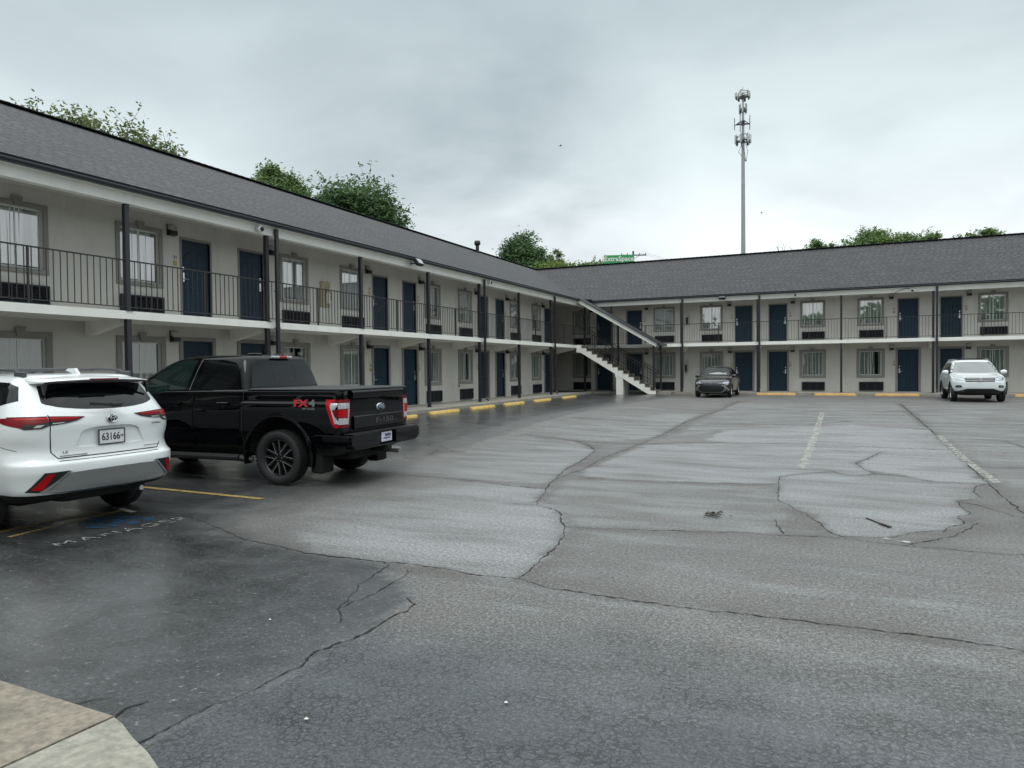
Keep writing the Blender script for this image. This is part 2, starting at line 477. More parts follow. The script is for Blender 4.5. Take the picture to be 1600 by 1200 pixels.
def link(name, me, parent=None, loc=None, rz=0, world_mesh=False):
    o = bpy.data.objects.new(name, me); COL.objects.link(o)
    if parent:
        o.parent = parent
        if world_mesh: o.location = -parent['_base'] if False else (-Vector(parent['base_xyz']))
        elif loc is not None: o.location = loc
        if rz: o.rotation_euler = (0, 0, rz)
    elif loc is not None:
        o.location = loc
        if rz: o.rotation_euler = (0, 0, rz)
    return o


def empty(name, loc=(0, 0, 0), rz=0):
    o = bpy.data.objects.new(name, None); COL.objects.link(o)
    o.empty_display_size = .3
    o.location = loc; o.rotation_euler = (0, 0, rz)
    return o


def tag(o, label=None, cat=None, group=None, kind=None):
    if label: o['label'] = label
    if cat: o['category'] = cat
    if group: o['group'] = group
    if kind: o['kind'] = kind
    return o


def ss(t): t = min(1, max(0, t)); return t * t * (3 - 2 * t)


def gz(x, y):
    """height of the lot: nearly level, rising to the kerbs of both wings"""
    k = ss((x + 10) / 6)
    y0, y1 = 9 + 5 * k, 20 + 13 * k
    return .27 * ss((y - y0) / (y1 - y0))


def text_mesh(s, size, mname, extrude=.002, spacing=1.0, bold=0.0):
    c = bpy.data.curves.new('lettering', 'FONT'); c.body = s; c.size = size; c.extrude = extrude
    c.align_x = 'CENTER'; c.align_y = 'CENTER'; c.space_character = spacing; c.offset = bold; c.resolution_u = 3
    o = bpy.data.objects.new('lettering', c); COL.objects.link(o)
    bpy.context.view_layer.update()
    me = bpy.data.meshes.new_from_object(o.evaluated_get(bpy.context.evaluated_depsgraph_get()))
    bpy.data.objects.remove(o); bpy.data.curves.remove(c)
    me.materials.clear(); me.materials.append(M[mname])
    return me


# ------------------------------------------------------------------ ground
def inside(p, poly):
    x, y = p; c = False; j = len(poly) - 1
    for i in range(len(poly)):
        xi, yi = poly[i]; xj, yj = poly[j]
        if (yi > y) != (yj > y) and x < (xj - xi) * (y - yi) / (yj - yi) + xi: c = not c
        j = i
    return c


CR = {
 'c1': [(-3.2, 1.2), (-3.0, 2.2), (-3.01, 2.37), (-2.97, 2.62), (-2.93, 2.79), (-2.91, 2.97), (-2.89, 3.2), (-2.96, 3.37), (-2.92, 3.54), (-2.88, 3.72), (-2.86, 3.91), (-2.88, 4.09), (-2.83, 4.25), (-2.88, 4.4), (-3.01, 4.52)],
 'c2': [(-7.1, 6.0), (-6.46, 5.78), (-6.09, 5.62), (-5.64, 5.44), (-5.25, 5.37), (-4.63, 5.25), (-4.03, 5.26), (-3.78, 5.27), (-3.63, 5.31), (-3.13, 5.28), (-2.76, 5.25), (-2.41, 5.29), (-2.08, 5.17), (-1.76, 5.15), (-1.38, 5.13), (-1.03, 5.13), (-.89, 5.13), (-.35, 5.17), (.14, 5.19), (.6, 5.2), (1.02, 5.17), (1.32, 5.14), (2.5, 5.2), (4, 5.1)],
 'c3': [(-2.41, 5.29), (-2.47, 5.81), (-2.51, 6.25), (-2.58, 6.74), (-2.77, 7.27), (-2.96, 7.66), (-3.0, 7.84), (-3.26, 8.14), (-3.52, 8.26), (-3.61, 8.51), (-3.76, 9.11), (-3.93, 9.68), (-4.07, 10.28), (-4.31, 11.47), (-4.41, 12.62), (-4.68, 14.17), (-5.17, 15.15), (-5.65, 15.68), (-6.13, 15.96), (-7.08, 16.12)],
 'c3b': [(-4.07, 10.28), (-4.0, 11.59), (-4.14, 13.12), (-4.1, 16.33), (-4.09, 18.31), (-4.2, 21.41), (-3.88, 25.87), (-3.87, 31.06)],
 'c4': [(-6.96, 9.8), (-6.74, 9.81), (-5.17, 9.71), (-4.48, 9.47), (-3.84, 9.42)],
 'c5': [(-3.85, 8.22), (-3.52, 8.26)],
 'c6': [(-2.73, 7.21), (-2.11, 7.37), (-1.38, 7.54), (-.96, 7.69), (-.5, 7.73), (-.15, 7.81), (.12, 7.78), (.56, 7.74), (1.05, 7.72), (1.46, 7.74), (1.74, 7.89), (4, 7.8)],
 'c7': [(-.51, 7.76), (-.59, 8.0), (-.69, 8.52)],
 'c8': [(-.87, 11.8), (-.78, 10.36), (-.72, 9.67), (-.51, 9.22), (-.29, 8.75), (-.21, 8.5), (-.11, 8.07), (.04, 7.89), (.27, 7.96), (.52, 8.09), (.66, 8.36), (.98, 8.53), (1.09, 8.83), (1.23, 9.02), (1.24, 9.42), (1.4, 9.67), (1.34, 10.14), (1.36, 10.47), (1.68, 10.88), (1.66, 11.33), (1.77, 11.94), (1.93, 12.18), (1.65, 12.13), (1.26, 12.11), (.9, 12.49), (.52, 12.63), (.17, 12.28), (-.12, 12.68), (-.53, 12.3), (-.8, 11.9), (-.87, 11.8)],
 'c9': [(-3.64, 10.55), (-3.04, 10.61), (-1.85, 10.75), (-.83, 11.03)],
 'c10': [(-5.65, 15.68), (-4.44, 15.53), (-2.98, 16.29), (-1.46, 16.65), (-.65, 16.79), (.23, 16.71), (2.0, 16.6)],
 'c11': [(2.06, 30.47), (2.07, 24.39), (2.08, 19.07), (2.03, 15.21), (1.96, 12.19), (1.94, 10.98), (1.94, 9.9), (1.95, 8.38)],
 'c12': [(2.38, 19.03), (3.28, 18.65), (3.51, 16.91)],
 'c13': [(.76, 15.87), (.5, 14.75), (.25, 14.0), (.36, 13.18), (.52, 12.63)],
 'c14': [(-3.78, 5.27), (-3.66, 5.23), (-3.54, 4.62), (-3.45, 4.43), (-3.33, 4.09), (-3.22, 4.0), (-3.14, 3.89)],
 'c15': [(-3.33, 4.08), (-3.3, 4.54), (-3.31, 4.77), (-3.34, 4.99), (-3.42, 5.16)],
 'c16': [(1.36, 10.47), (1.58, 10.29), (1.78, 9.72), (1.99, 9.58), (3, 9.2)],
 'c17': [(.56, 7.74), (.79, 8.03), (1.05, 8.34), (1.38, 9.12)],
 'c18': [(-3.53, 20.58), (-2.56, 21.22), (-.85, 21.28), (.29, 22.71)],
 'c19': [(-7.19, 12.76), (-8.0, 13.46), (-7.54, 12.18)],
 'c20': [(-3.65, 2.27), (-3.65, 2.36), (-3.55, 2.49)],
 'c21': [(-3.32, 2.33), (-3.35, 2.44), (-3.31, 2.53)],
 'c23': [(-7.4, 20.6), (-4.1, 20.9)], 'c24': [(-4.0, 26.2), (2.0, 26.6)], 'c25': [(2.1, 14.2), (6, 14.4)], 'c26': [(2.2, 22.5), (8, 22.8)],
}
PALE_AREAS = {  # asphalt areas drawn paler, each with its strength
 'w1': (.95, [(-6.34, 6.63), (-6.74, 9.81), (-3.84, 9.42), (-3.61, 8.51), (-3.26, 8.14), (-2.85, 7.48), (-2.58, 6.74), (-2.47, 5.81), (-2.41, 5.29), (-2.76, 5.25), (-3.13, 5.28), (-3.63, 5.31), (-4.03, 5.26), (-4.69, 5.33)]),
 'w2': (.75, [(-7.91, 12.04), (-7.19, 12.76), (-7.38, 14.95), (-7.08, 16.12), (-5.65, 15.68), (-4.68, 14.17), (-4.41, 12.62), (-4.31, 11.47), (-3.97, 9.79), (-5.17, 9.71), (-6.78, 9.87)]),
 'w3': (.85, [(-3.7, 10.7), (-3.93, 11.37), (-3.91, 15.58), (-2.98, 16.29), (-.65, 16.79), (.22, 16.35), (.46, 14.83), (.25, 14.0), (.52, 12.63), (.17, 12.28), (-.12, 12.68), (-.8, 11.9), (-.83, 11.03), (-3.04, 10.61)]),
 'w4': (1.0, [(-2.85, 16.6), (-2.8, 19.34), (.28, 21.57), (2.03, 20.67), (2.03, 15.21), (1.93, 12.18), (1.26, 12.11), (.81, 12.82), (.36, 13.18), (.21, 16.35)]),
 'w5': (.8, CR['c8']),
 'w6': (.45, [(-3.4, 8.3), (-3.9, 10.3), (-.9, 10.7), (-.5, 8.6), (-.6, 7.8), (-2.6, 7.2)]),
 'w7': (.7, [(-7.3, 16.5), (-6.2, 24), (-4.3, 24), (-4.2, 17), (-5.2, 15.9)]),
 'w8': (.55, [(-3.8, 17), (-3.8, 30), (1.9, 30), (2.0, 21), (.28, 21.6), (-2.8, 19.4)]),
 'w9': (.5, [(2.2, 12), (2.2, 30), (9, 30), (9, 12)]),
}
SEAL = [(-3.05, 1.0), (-3.0, 2.2), (-2.97, 2.62), (-2.91, 2.97), (-2.96, 3.37), (-2.86, 3.91), (-2.88, 4.4), (-3.74, 5.25), (-4.63, 5.25), (-5.64, 5.44), (-6.46, 5.78), (-7.1, 8.37), (-7.9, 12.0), (-8.4, 20), (-8.0, 38), (-16, 40), (-16, -16), (-3.1, -16)]


def grid_axis(a, b, fine0, fine1, step, big):
    xs = []; x = fine0
    while x <= fine1 + 1e-6: xs.append(x); x += step
    s_ = step; x = fine0
    lo = []
    while x > a: s_ *= 1.5; x -= min(s_, big); lo.append(max(a, x))
    s_ = step; x = xs[-1]; hi = []
    while x < b: s_ *= 1.5; x += min(s_, big); hi.append(min(b, x))
    return list(reversed(lo)) + xs + hi


def build_lot():
    gx = grid_axis(-14.7, 30, -9.5, 4.5, .10, 2.5); gy = grid_axis(-16, 40.1, 1.2, 26, .10, 1.5)
    nx, ny = len(gx), len(gy)
    vs = []; wet = []; seal = []; tired = []; dampl = []
    cp = []
    for key, pl in CR.items():
        for (a, b_), (c, d) in zip(pl, pl[1:]):
            n = max(1, int(math.hypot(c - a, d - b_) / .08))
            cp += [(a + (c - a) * i / n, b_ + (d - b_) * i / n, 0) for i in range(n)]
    kd = KDTree(len(cp))
    for i, p in enumerate(cp): kd.insert(p, i)
    kd.balance()
    for y in gy:
        for x in gx:
            z = gz(x, y)
            q = (x + .12 * noise.noise((x * 2.3, y * 2.3, 1)), y + .12 * noise.noise((x * 2.3, y * 2.3, 7)))
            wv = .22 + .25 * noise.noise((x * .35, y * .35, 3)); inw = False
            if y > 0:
                for lv, poly in PALE_AREAS.values():
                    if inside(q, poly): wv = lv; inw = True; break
            sv = 1.0 if inside(q, SEAL) else 0.0
            if y > 5.0 and -12 < x < -3:
                rj = .9 * min(1, (y - 5.0) / 1.5)
                sv = sum(inside((q[0] + rj * math.cos(t) * u_, q[1] + rj * math.sin(t) * u_), SEAL) for t, u_ in ((0, 1), (1.05, .6), (2.1, 1), (3.14, .6), (4.2, 1), (5.2, .6), (0, 0))) / 7
            if sv > .5: wv = .45 + .3 * noise.noise((x * .5, y * .5, 9))
            tv = (1 - sv) * ss((4.7 + .8 * noise.noise((x * .8, y * .8, 4)) - y) / 1.6)
            dd = kd.find((x, y, 0))[2]
            wdt = (.10 if inw else .30) * (.6 + 1.1 * abs(noise.noise((x * .9, y * .9, 12))))
            dampl.append(math.exp(-(dd / wdt) ** 2) * (.55 + .6 * noise.noise((x * 1.7, y * 1.7, 5))) * (0 if y < 5.0 else 1))
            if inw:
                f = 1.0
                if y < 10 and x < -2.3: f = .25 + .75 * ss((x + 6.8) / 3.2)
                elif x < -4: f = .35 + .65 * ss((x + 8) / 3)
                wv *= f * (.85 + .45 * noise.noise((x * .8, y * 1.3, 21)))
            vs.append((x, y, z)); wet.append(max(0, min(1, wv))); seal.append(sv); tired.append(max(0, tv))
    fs = [(j * nx + i, j * nx + i + 1, (j + 1) * nx + i + 1, (j + 1) * nx + i) for j in range(ny - 1) for i in range(nx - 1)]
    nv = len(vs)
    mi = [0] * len(fs)
    # cracks: thin ragged ribbons lying on the lot
    rnd = random.Random(5)
    wd = {'c1': .019, 'c2': .020, 'c3': .020, 'c8': .014, 'c6': .013, 'c11': .022, 'c20': .014, 'c21': .014, 'c14': .014, 'c15': .012}
    for key, pl in CR.items():
        W0 = wd.get(key, .016)
        pts = []
        for (a, b), (c, d) in zip(pl, pl[1:]):
            L = math.hypot(c - a, d - b); n = max(1, int(L / .035))
            for i in range(n): t = i / n; pts.append((a + (c - a) * t, b + (d - b) * t))
        pts.append(pl[-1])
        prev = None
        for i, (x, y) in enumerate(pts):
            j0 = pts[max(0, i - 1)]; j1 = pts[min(len(pts) - 1, i + 1)]
            dx, dy = j1[0] - j0[0], j1[1] - j0[1]; L = math.hypot(dx, dy) or 1; nx_, ny_ = -dy / L, dx / L
            jit = .035 * noise.noise((x * 4.1, y * 4.1, 2)) + .020 * noise.noise((x * 13, y * 13, 2)) + .010 * noise.noise((x * 37, y * 37, 2))
            x += nx_ * jit; y += ny_ * jit
            far = 1 + max(0, y - 8) * .05
            wv = W0 * far * (.25 + 1.3 * rnd.random() ** 1.5) * (.3 if i in (0, len(pts) - 1) else 1) * (.7 + .6 * noise.noise((x * 1.5, y * 1.5, 8)))
            wv = max(.004, wv) / 2
            o = len(vs); z = gz(x, y) + .004
            vs += [(x - nx_ * wv, y - ny_ * wv, z), (x + nx_ * wv, y + ny_ * wv, z)]
            wet += [0, 0]; seal += [0, 0]; tired += [0, 0]; dampl += [0, 0]
            if prev is not None: fs.append((prev, prev + 1, o + 1, o)); mi.append(1)
            prev = o
    me = bpy.data.meshes.new('parking_lot'); me.from_pydata(vs, [], fs)
    me.materials.append(M['asphalt']); me.materials.append(M['crack'])
    me.polygons.foreach_set('material_index', mi)
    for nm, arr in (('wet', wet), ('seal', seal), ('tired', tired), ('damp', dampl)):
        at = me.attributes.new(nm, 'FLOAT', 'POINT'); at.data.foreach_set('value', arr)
    me.polygons.foreach_set('use_smooth', [True] * len(me.polygons))
    me.update()
    tag(link('parking_lot', me), 'wet patched asphalt parking lot with long cracks', kind='structure')


build_lot()
b = MB().use('grass'); b.box(-900, 900, -900, 900, -1.2, -.10)
tag(link('ground', b.mesh('ground')), 'rough green ground beyond the motel', kind='structure')

# sidewalks along both wings, with expansion joints
b = MB().use('concrete')
yj = -8.0
while yj < 38.2:
    b.bbox(-14.9, -12.75, yj + .008, min(yj + 1.95, 38.4) - .008, -.05, .385, .012); yj += 1.95
xj = -22.7
while xj < 18.5:
    b.bbox(xj + .008, xj + 1.95 - .008, 38.4 if xj > -14 else 36.8, 40.3, -.05, .385, .012); xj += 1.95
tag(link('sidewalk', b.mesh('sidewalk')), 'raised concrete sidewalk along both motel wings', kind='structure')
# corner of the near kerbed pad
b = MB().use('pad')
b.prism([(-9, 2.34), (-3.222, 2.262), (-3.242, 1.90), (-3.32, .2), (-9, .2)], -.05, .07, 'z')
b.use('padpaint')
b.prism([(-3.21, 2.26), (-3.12, 2.235), (-2.95, 2.165), (-2.78, 2.11), (-2.62, 2.04), (-2.5, 1.2), (-2.5, .2), (-3.305, .2), (-3.230, 1.90)], -.05, .066, 'z')
b.use('joint'); b.box(-9, -3.3, 1.10, 1.13, .06, .0725)
tag(link('pavement', b.mesh('pavement')), 'corner of a brown concrete pad with a pale painted end', kind='structure')


def ribbon(b_, pts, wd, dz=.008):
    prev = None
    out = []
    for (a, c), (d, e) in zip(pts, pts[1:]):
        L = math.hypot(d - a, e - c); n = max(1, int(L / .4))
        for i in range(n): out.append((a + (d - a) * i / n, c + (e - c) * i / n))
    out.append(pts[-1])
    vs = []; fs = []
    for i, (x, y) in enumerate(out):
        j0 = out[max(0, i - 1)]; j1 = out[min(len(out) - 1, i + 1)]
        dx, dy = j1[0] - j0[0], j1[1] - j0[1]; L = math.hypot(dx, dy) or 1
        nx_, ny_ = -dy / L * wd / 2, dx / L * wd / 2; z = gz(x, y) + dz
        vs += [(x - nx_, y - ny_, z), (x + nx_, y + ny_, z)]
        if i: fs.append((2 * i - 2, 2 * i - 1, 2 * i + 1, 2 * i))
    b_.add(vs, fs)


b = MB()
b.use('pyellow')
ribbon(b, [(-11.6, 7.3), (-9.44, 7.28), (-7.14, 7.23)], .10)
ribbon(b, [(-8.33, 3.2), (-8.37, 4.61), (-8.44, 5.29), (-8.41, 5.75)], .10)
ribbon(b, [(-8.02, 4.5), (-8.13, 5.2), (-8.22, 5.98)], .06)
b.use('pfaint')
for yy in (8.45, 11.4, 14.2, 16.9, 19.6, 22.3, 25.0, 27.7, 30.4, 33.1): ribbon(b, [(-12.2, yy + .1), (-7.3, yy - .1)], .10)
for x0 in (-10.6, -7.9, -5.2, -2.5, .9, 3.8, 6.6, 9.4): ribbon(b, [(x0, 37.6), (x0 + .45, 33.2)], .11)
b.use('pcream')
ribbon(b, [(2.12, 19.3), (2.06, 15.21), (2.08, 12.24)], .13, .009)
ribbon(b, [(-.53, 25.5), (-.56, 17.33), (-.58, 12.82)], .15, .009)
b.use('pwhite')
ribbon(b, [(-8.5, 6.05), (-7.95, 5.92)], .08)
ribbon(b, [(.40, 7.96), (.62, 7.86)], .07)
b.use('pblue')
vs = [(-8.0, 5.22), (-8.1, 5.48), (-7.86, 5.72), (-7.42, 5.84), (-7.28, 5.62), (-7.45, 5.2), (-7.69, 5.08)]
b.add([(x, y, .009) for x, y in vs], [tuple(range(7))])
vs = [(-11.4, 3.4), (-11.4, 4.9), (-8.6, 4.9), (-8.6, 3.4)]
b.add([(x, y, .009) for x, y in vs], [tuple(range(4))])
tag(link('parking_lines', b.mesh('parking_lines')), 'worn yellow, white and blue parking paint', kind='structure')
me = text_mesh('MANAGER', .34, 'pworn', 0, 1.15, -.004)
o = link('pavement_lettering', me); o.location = (-7.12, 5.2, .010); o.rotation_euler = (0, 0, R(86)); o.scale = (.86, .86, 1)
tag(o, 'worn white letters MANAGER painted on the asphalt', kind='structure')

# ------------------------------------------------------------------ motel
XW, YW = -14.64, 40.05          # wall planes of the two wings
PX, PY = -13.393, 38.80         # post lines
ZS0, ZS1, ZB, ZC = 2.845, 3.012, 5.217, 5.44   # slab soffit / slab top / beam bottom / balcony ceiling
ZE, ZR = 5.56, 8.43
LY0, RX1 = -6.0, 18.0           # free ends of the wings
RDX = 5.4                       # ridge behind the post line
bld = empty('motel_building', (XW, YW, .385))
bld['base_xyz'] = (XW, YW, .385)
tag(bld, 'two-storey grey motel in an L with balconies, navy doors and dark shingle roof', 'motel')
BL = Vector((XW, YW, .385))


def wpart(name, mb, parent=None, sm=None):
    me = mb.mesh(name)
    if sm: smooth(me, sm)
    o = link(name, me, parent or bld)
    o.location = -BL if (parent is None or parent is bld) else (0, 0, 0)
    return o


def fac(wing, u, z, v=0.0):
    """a spot on a wing's wall: u along it, v out from it"""
    if wing == 'L': return Vector((XW + v, u, z)), PI / 2
    return Vector((u, YW - v, z)), 0.0


def put(name, me, wing, u, z, v=0.0, parent=None):
    p, rz = fac(wing, u, z, v)
    o = link(name, me, parent or bld)
    o.location = p - BL; o.rotation_euler = (0, 0, rz)
    return o


# openings: (kind, centre, floor)
PER = 7.82
LW_U = [.8, 3.4, 8.5, 11.18, 16.25, 18.95, 24.05, 26.72, 31.85, 34.55]
LD_U = [4.95, 6.75, 12.75, 14.58, 20.55, 22.4, 28.45, 30.15, 36.15]
RW_U = [-14.02, -9.07, -6.45, -1.30, 1.40, 6.58, 9.25, 14.4]
RD_U = [-12.62, -10.80, -4.74, -3.0, 3.06, 4.88, 10.9, 12.72, 16.9]
WU, WL = (3.83, 5.03), (1.24, 2.44)
holes = {'L': [], 'R': []}
for wing, ws, ds in (('L', LW_U, LD_U), ('R', RW_U, RD_U)):
    for u in ws:
        hw = .50 if u > -14 or wing == 'L' else .46
        holes[wing] += [(u - hw, u + hw, WU[0], WU[1]), (u - hw, u + hw, WL[0], WL[1])]
    for u in ds:
        holes[wing] += [(u - .43, u + .43, ZS1 + .02, 5.0), (u - .45, u + .45, .40, 2.50)]


def wall_mesh(mb, wing, u0, u1, z0, z1, hs, depth=.13):
    us = sorted({u0, u1} | {h for q in hs for h in q[:2]}); zs = sorted({z0, z1} | {h for q in hs for h in q[2:]})
    def P(u, z, v): p, _ = fac(wing, u, z, v); return tuple(p)
    for ua, ub in zip(us, us[1:]):
        for za, zb in zip(zs, zs[1:]):
            c = ((ua + ub) / 2, (za + zb) / 2)
            if any(h[0] < c[0] < h[1] and h[2] < c[1] < h[3] for h in hs): continue
            mb.add([P(ua, za, 0), P(ub, za, 0), P(ub, zb, 0), P(ua, zb, 0)], [(0, 1, 2, 3)])
    for ua, ub, za, zb in hs:
        for (a, b_) in (((ua, za), (ub, za)), ((ub, za), (ub, zb)), ((ub, zb), (ua, zb)), ((ua, zb), (ua, za))):
            mb.add([P(a[0], a[1], 0), P(b_[0], b_[1], 0), P(b_[0], b_[1], -depth), P(a[0], a[1], -depth)], [(0, 1, 2, 3)])


b = MB().use('wall')
YE = 36.85   # the left wing stops here; a dark breezeway runs back beside the far wing
wall_mesh(b, 'L', LY0, YE, .2, 5.5, holes['L'])
wall_mesh(b, 'R', -23.0, RX1, .2, 5.5, holes['R'])
b.add([(XW, YE, .2), (-23.0, YE, .2), (-23.0, YE, 5.5), (XW, YE, 5.5)], [(0, 1, 2, 3)])
# back and end walls
BX, BY = PX - 2 * RDX + 1.0, PY + 2 * RDX - 1.0
b.add([(BX, LY0, 0), (BX, BY, 0), (BX, BY, 5.5), (BX, LY0, 5.5)], [(0, 1, 2, 3)])
b.add([(BX, BY, 0), (RX1, BY, 0), (RX1, BY, 5.5), (BX, BY, 5.5)], [(0, 1, 2, 3)])
b.add([(XW, LY0, 0), (BX, LY0, 0), (BX, LY0, 5.5), (PX - RDX, LY0, 8.1), (XW, LY0, 5.5)], [(0, 1, 2, 3, 4)])
b.add([(RX1, YW, 0), (RX1, BY, 0), (RX1, BY, 5.5), (RX1, PY + RDX, 8.1), (RX1, YW, 5.5)], [(0, 1, 2, 3, 4)])
wpart('wall', b)

# roof: two gables meeting in a valley, uv in metres so that the courses run true
def build_roof():
    bm = bmesh.new(); uvl = bm.loops.layers.uv.new('UVMap')
    ex, ey = PX + .30, PY - .30
    rx, ry = PX - RDX, PY + RDX
    bx, by = PX - 2 * RDX - .3, PY + 2 * RDX + .3
    slope = math.hypot(rx - ex, ZR - ZE) / abs(rx - ex)
    def quad(pts, uvs, mi=0):
        f = bm.faces.new([bm.verts.new(p) for p in pts]); f.material_index = mi
        for l, u in zip(f.loops, uvs): l[uvl].uv = u
    def strip(pa, pb, pc, pd, ua, n=40):
        quad([pa, pb, pc, pd], ua)
    y0, x1 = LY0 - .4, RX1 + .4
    sl = abs(rx - ex) * slope
    for dz, flip in ((0, False), (-.12, True)):
        A = (ex, y0, ZE + dz); B = (ex, ey, ZE + dz); Cc = (rx, ry, ZR + dz); D = (rx, y0, ZR + dz)
        quad([A, B, Cc, D], [(y0, 0), (ey, 0), (ry, sl), (y0, sl)])
        E_ = (x1, ey, ZE + dz); F = (x1, ry, ZR + dz)
        quad([B, E_, F, Cc], [(ex + 200, 0), (x1 + 200, 0), (x1 + 200, sl), (rx + 200, sl)])
        G = (bx, y0, ZE + dz); H = (bx, by, ZE + dz); I = (x1, by, ZE + dz)
        quad([D, Cc, H, G], [(y0, sl), (ry, sl), (by, 0), (y0, 0)])
        quad([Cc, F, I, H], [(rx, sl), (x1, sl), (x1, 0), (bx, 0)])
    me = bpy.data.meshes.new('roof'); bm.to_mesh(me); bm.free()
    me.materials.append(M['shingle'])
    o = link('roof', me, bld); o.location = -BL
    # ridge caps, overlapping tabs
    b = MB().use('ridgecap')
    y = y0
    while y < ry:
        for s_ in (-1, 1): b.bar((rx + s_ * .083, y, ZR + .010 - .002 * s_), (rx + s_ * .083, y + .258, ZR + .020 - .002 * s_), .162, .02)
        y += .26
    x = rx
    while x < x1:
        for s_ in (-1, 1): b.bar((x, ry + s_ * .083, ZR + .010 - .002 * s_), (x + .258, ry + s_ * .083, ZR + .020 - .002 * s_), .162, .02)
        x += .26
    rc = wpart('ridge_cap', b, o)
    # valley flashing strip, dark
    return o


roof = build_roof()

# gutter: open-topped K profile along both eaves
prof = [(0, .0), (.10, .0), (.125, .05), (.115, .085), (.14, .115), (.13, .118), (.0, .118)]
b = MB().use('gutter')
gx0 = PX + .20
b.add([(gx0 + p[0], LY0 - .4, ZE - .125 + p[1]) for p in prof] + [(gx0 + p[0], PY - .20 - p[0], ZE - .125 + p[1]) for p in prof],
      [(i, i + 1, len(prof) + i + 1, len(prof) + i) for i in range(len(prof) - 1)] + [(6, 0, 7, 13)])
gy0 = PY - .20
b.add([(gx0 + p[0], gy0 - p[0], ZE - .125 + p[1]) for p in prof] + [(RX1 + .4, gy0 - p[0], ZE - .125 + p[1]) for p in prof],
      [(i, i + 1, len(prof) + i + 1, len(prof) + i) for i in range(len(prof) - 1)] + [(6, 0, 7, 13)])
wpart('gutter', b)
b = MB().use('gutter')
b.bbox(-13.25, -12.85, 38.28, 38.55, ZE - .02, ZE + .10, .02)
wpart('gutter_guard', b)

# eave beams and balcony ceiling
b = MB().use('white')
b.box(PX - .09, PX + .10, LY0, PY + .09, ZB, ZE - .05)
b.box(PX + .10, PX + .197, LY0 - .3, PY - .2, ZE - .125, ZE - .04)
wpart('eave_beam', b)
b = MB().use('white')
b.box(PX - .088, RX1, PY - .10, PY + .088, ZB + .002, ZE - .052)
b.box(PX + .10, RX1 + .3, PY - .197, PY - .10, ZE - .127, ZE - .042)
wpart('eave_beam', b)
b = MB().use('wall')
b.box(-23, PX - .09, LY0, YW, ZC, ZC + .03)
b.box(-23, XW, YE, YW, ZS0, ZS1)
b.box(-23.05, -23, YE, YW, .2, 5.5)
b.box(PX - .09, RX1, PY + .09, YW, ZC + .002, ZC + .032)
wpart('ceiling', b)
# balcony slab
b = MB().use('white')
b.prism([(XW, LY0), (PX + .06, LY0), (PX + .06, 37.28), (PX + .06, 38.74), (RX1, 38.74), (RX1, YW), (XW, YW)], ZS0, ZS1, 'z')
wpart('balcony_slab', b)
post_u = {'L': [9.921 + 3.932 * i for i in range(-4, 7)] + [37.3], 'R': [-11.81] + [-7.857 + 3.954 * j for j in range(0, 7)]}
for wing in ('L', 'R'):
    bm_ = MB().use('white')
    bm_.prism([(0, 0), (0, -.30), (-.12, -.30), (-1.10, -.09), (-1.10, 0)], -.075, .075, 'x')
    me = bm_.mesh('bracket')
    for u in post_u[wing]:
        if wing == 'R' and u < -11: continue
        o = put('bracket', me, wing, u, ZS0 - .001)

# posts
b = MB().use('post'); b.bbox(-.052, .052, -.052, .052, 0, ZS0 - .385, .004); b.box(-.09, .09, -.09, .09, 0, .012); me_pl = b.mesh('post')
b = MB().use('post'); b.bbox(-.05, .05, -.05, .05, 0, ZB - ZS1, .004); b.box(-.08, .08, -.08, .08, 0, .012); me_pu = b.mesh('post')
for wing in ('L', 'R'):
    for u in post_u[wing]:
        if wing == 'L' and u == 37.3: continue
        put('post', me_pl, wing, u, .385, 1.247)
        put('post', me_pu, wing, u, ZS1, 1.247)
o = put('post', me_pl, 'R', PX, .385, 1.25); o = put('post', me_pu, 'R', PX, ZS1, 1.25)

# downspouts, from the gutter to a kicked-out foot
b = MB().use('post')
V0 = 0
b.box(-.045, .045, -.035, .035, .16, 5.02)
b.tube((0, 0, .20), (.0, -.14, .06), .045, .045, 8)
for z in (.9, 2.45, 3.4): b.box(-.055, .055, -.04, .06, z, z + .03)
me_dsp = b.mesh('downspout')
for wing, us in (('L', [6.1 - 3.932 * 0, 14.05, 25.83, 33.70]), ('R', [-7.76, -3.80, 4.14, 12.0])):
    for u in us: put('downspout', me_dsp, wing, u, .385, 1.247 + (.17 if wing == 'L' else .16))

# ---- railings: one per bay; balusters of the nearest bays are pieces of their own
def rail_geo(mb, u0, u1):
    mb.bbox(u0, u1, -.018, .018, ZS1 + 1.035, ZS1 + 1.062, .004)
    mb.box(u0, u1, -.012, .012, ZS1 + .075, ZS1 + .095)
    m_ = (u0 + u1) / 2
    mb.box(m_ - .017, m_ + .017, -.016, .016, ZS1, ZS1 + 1.036)


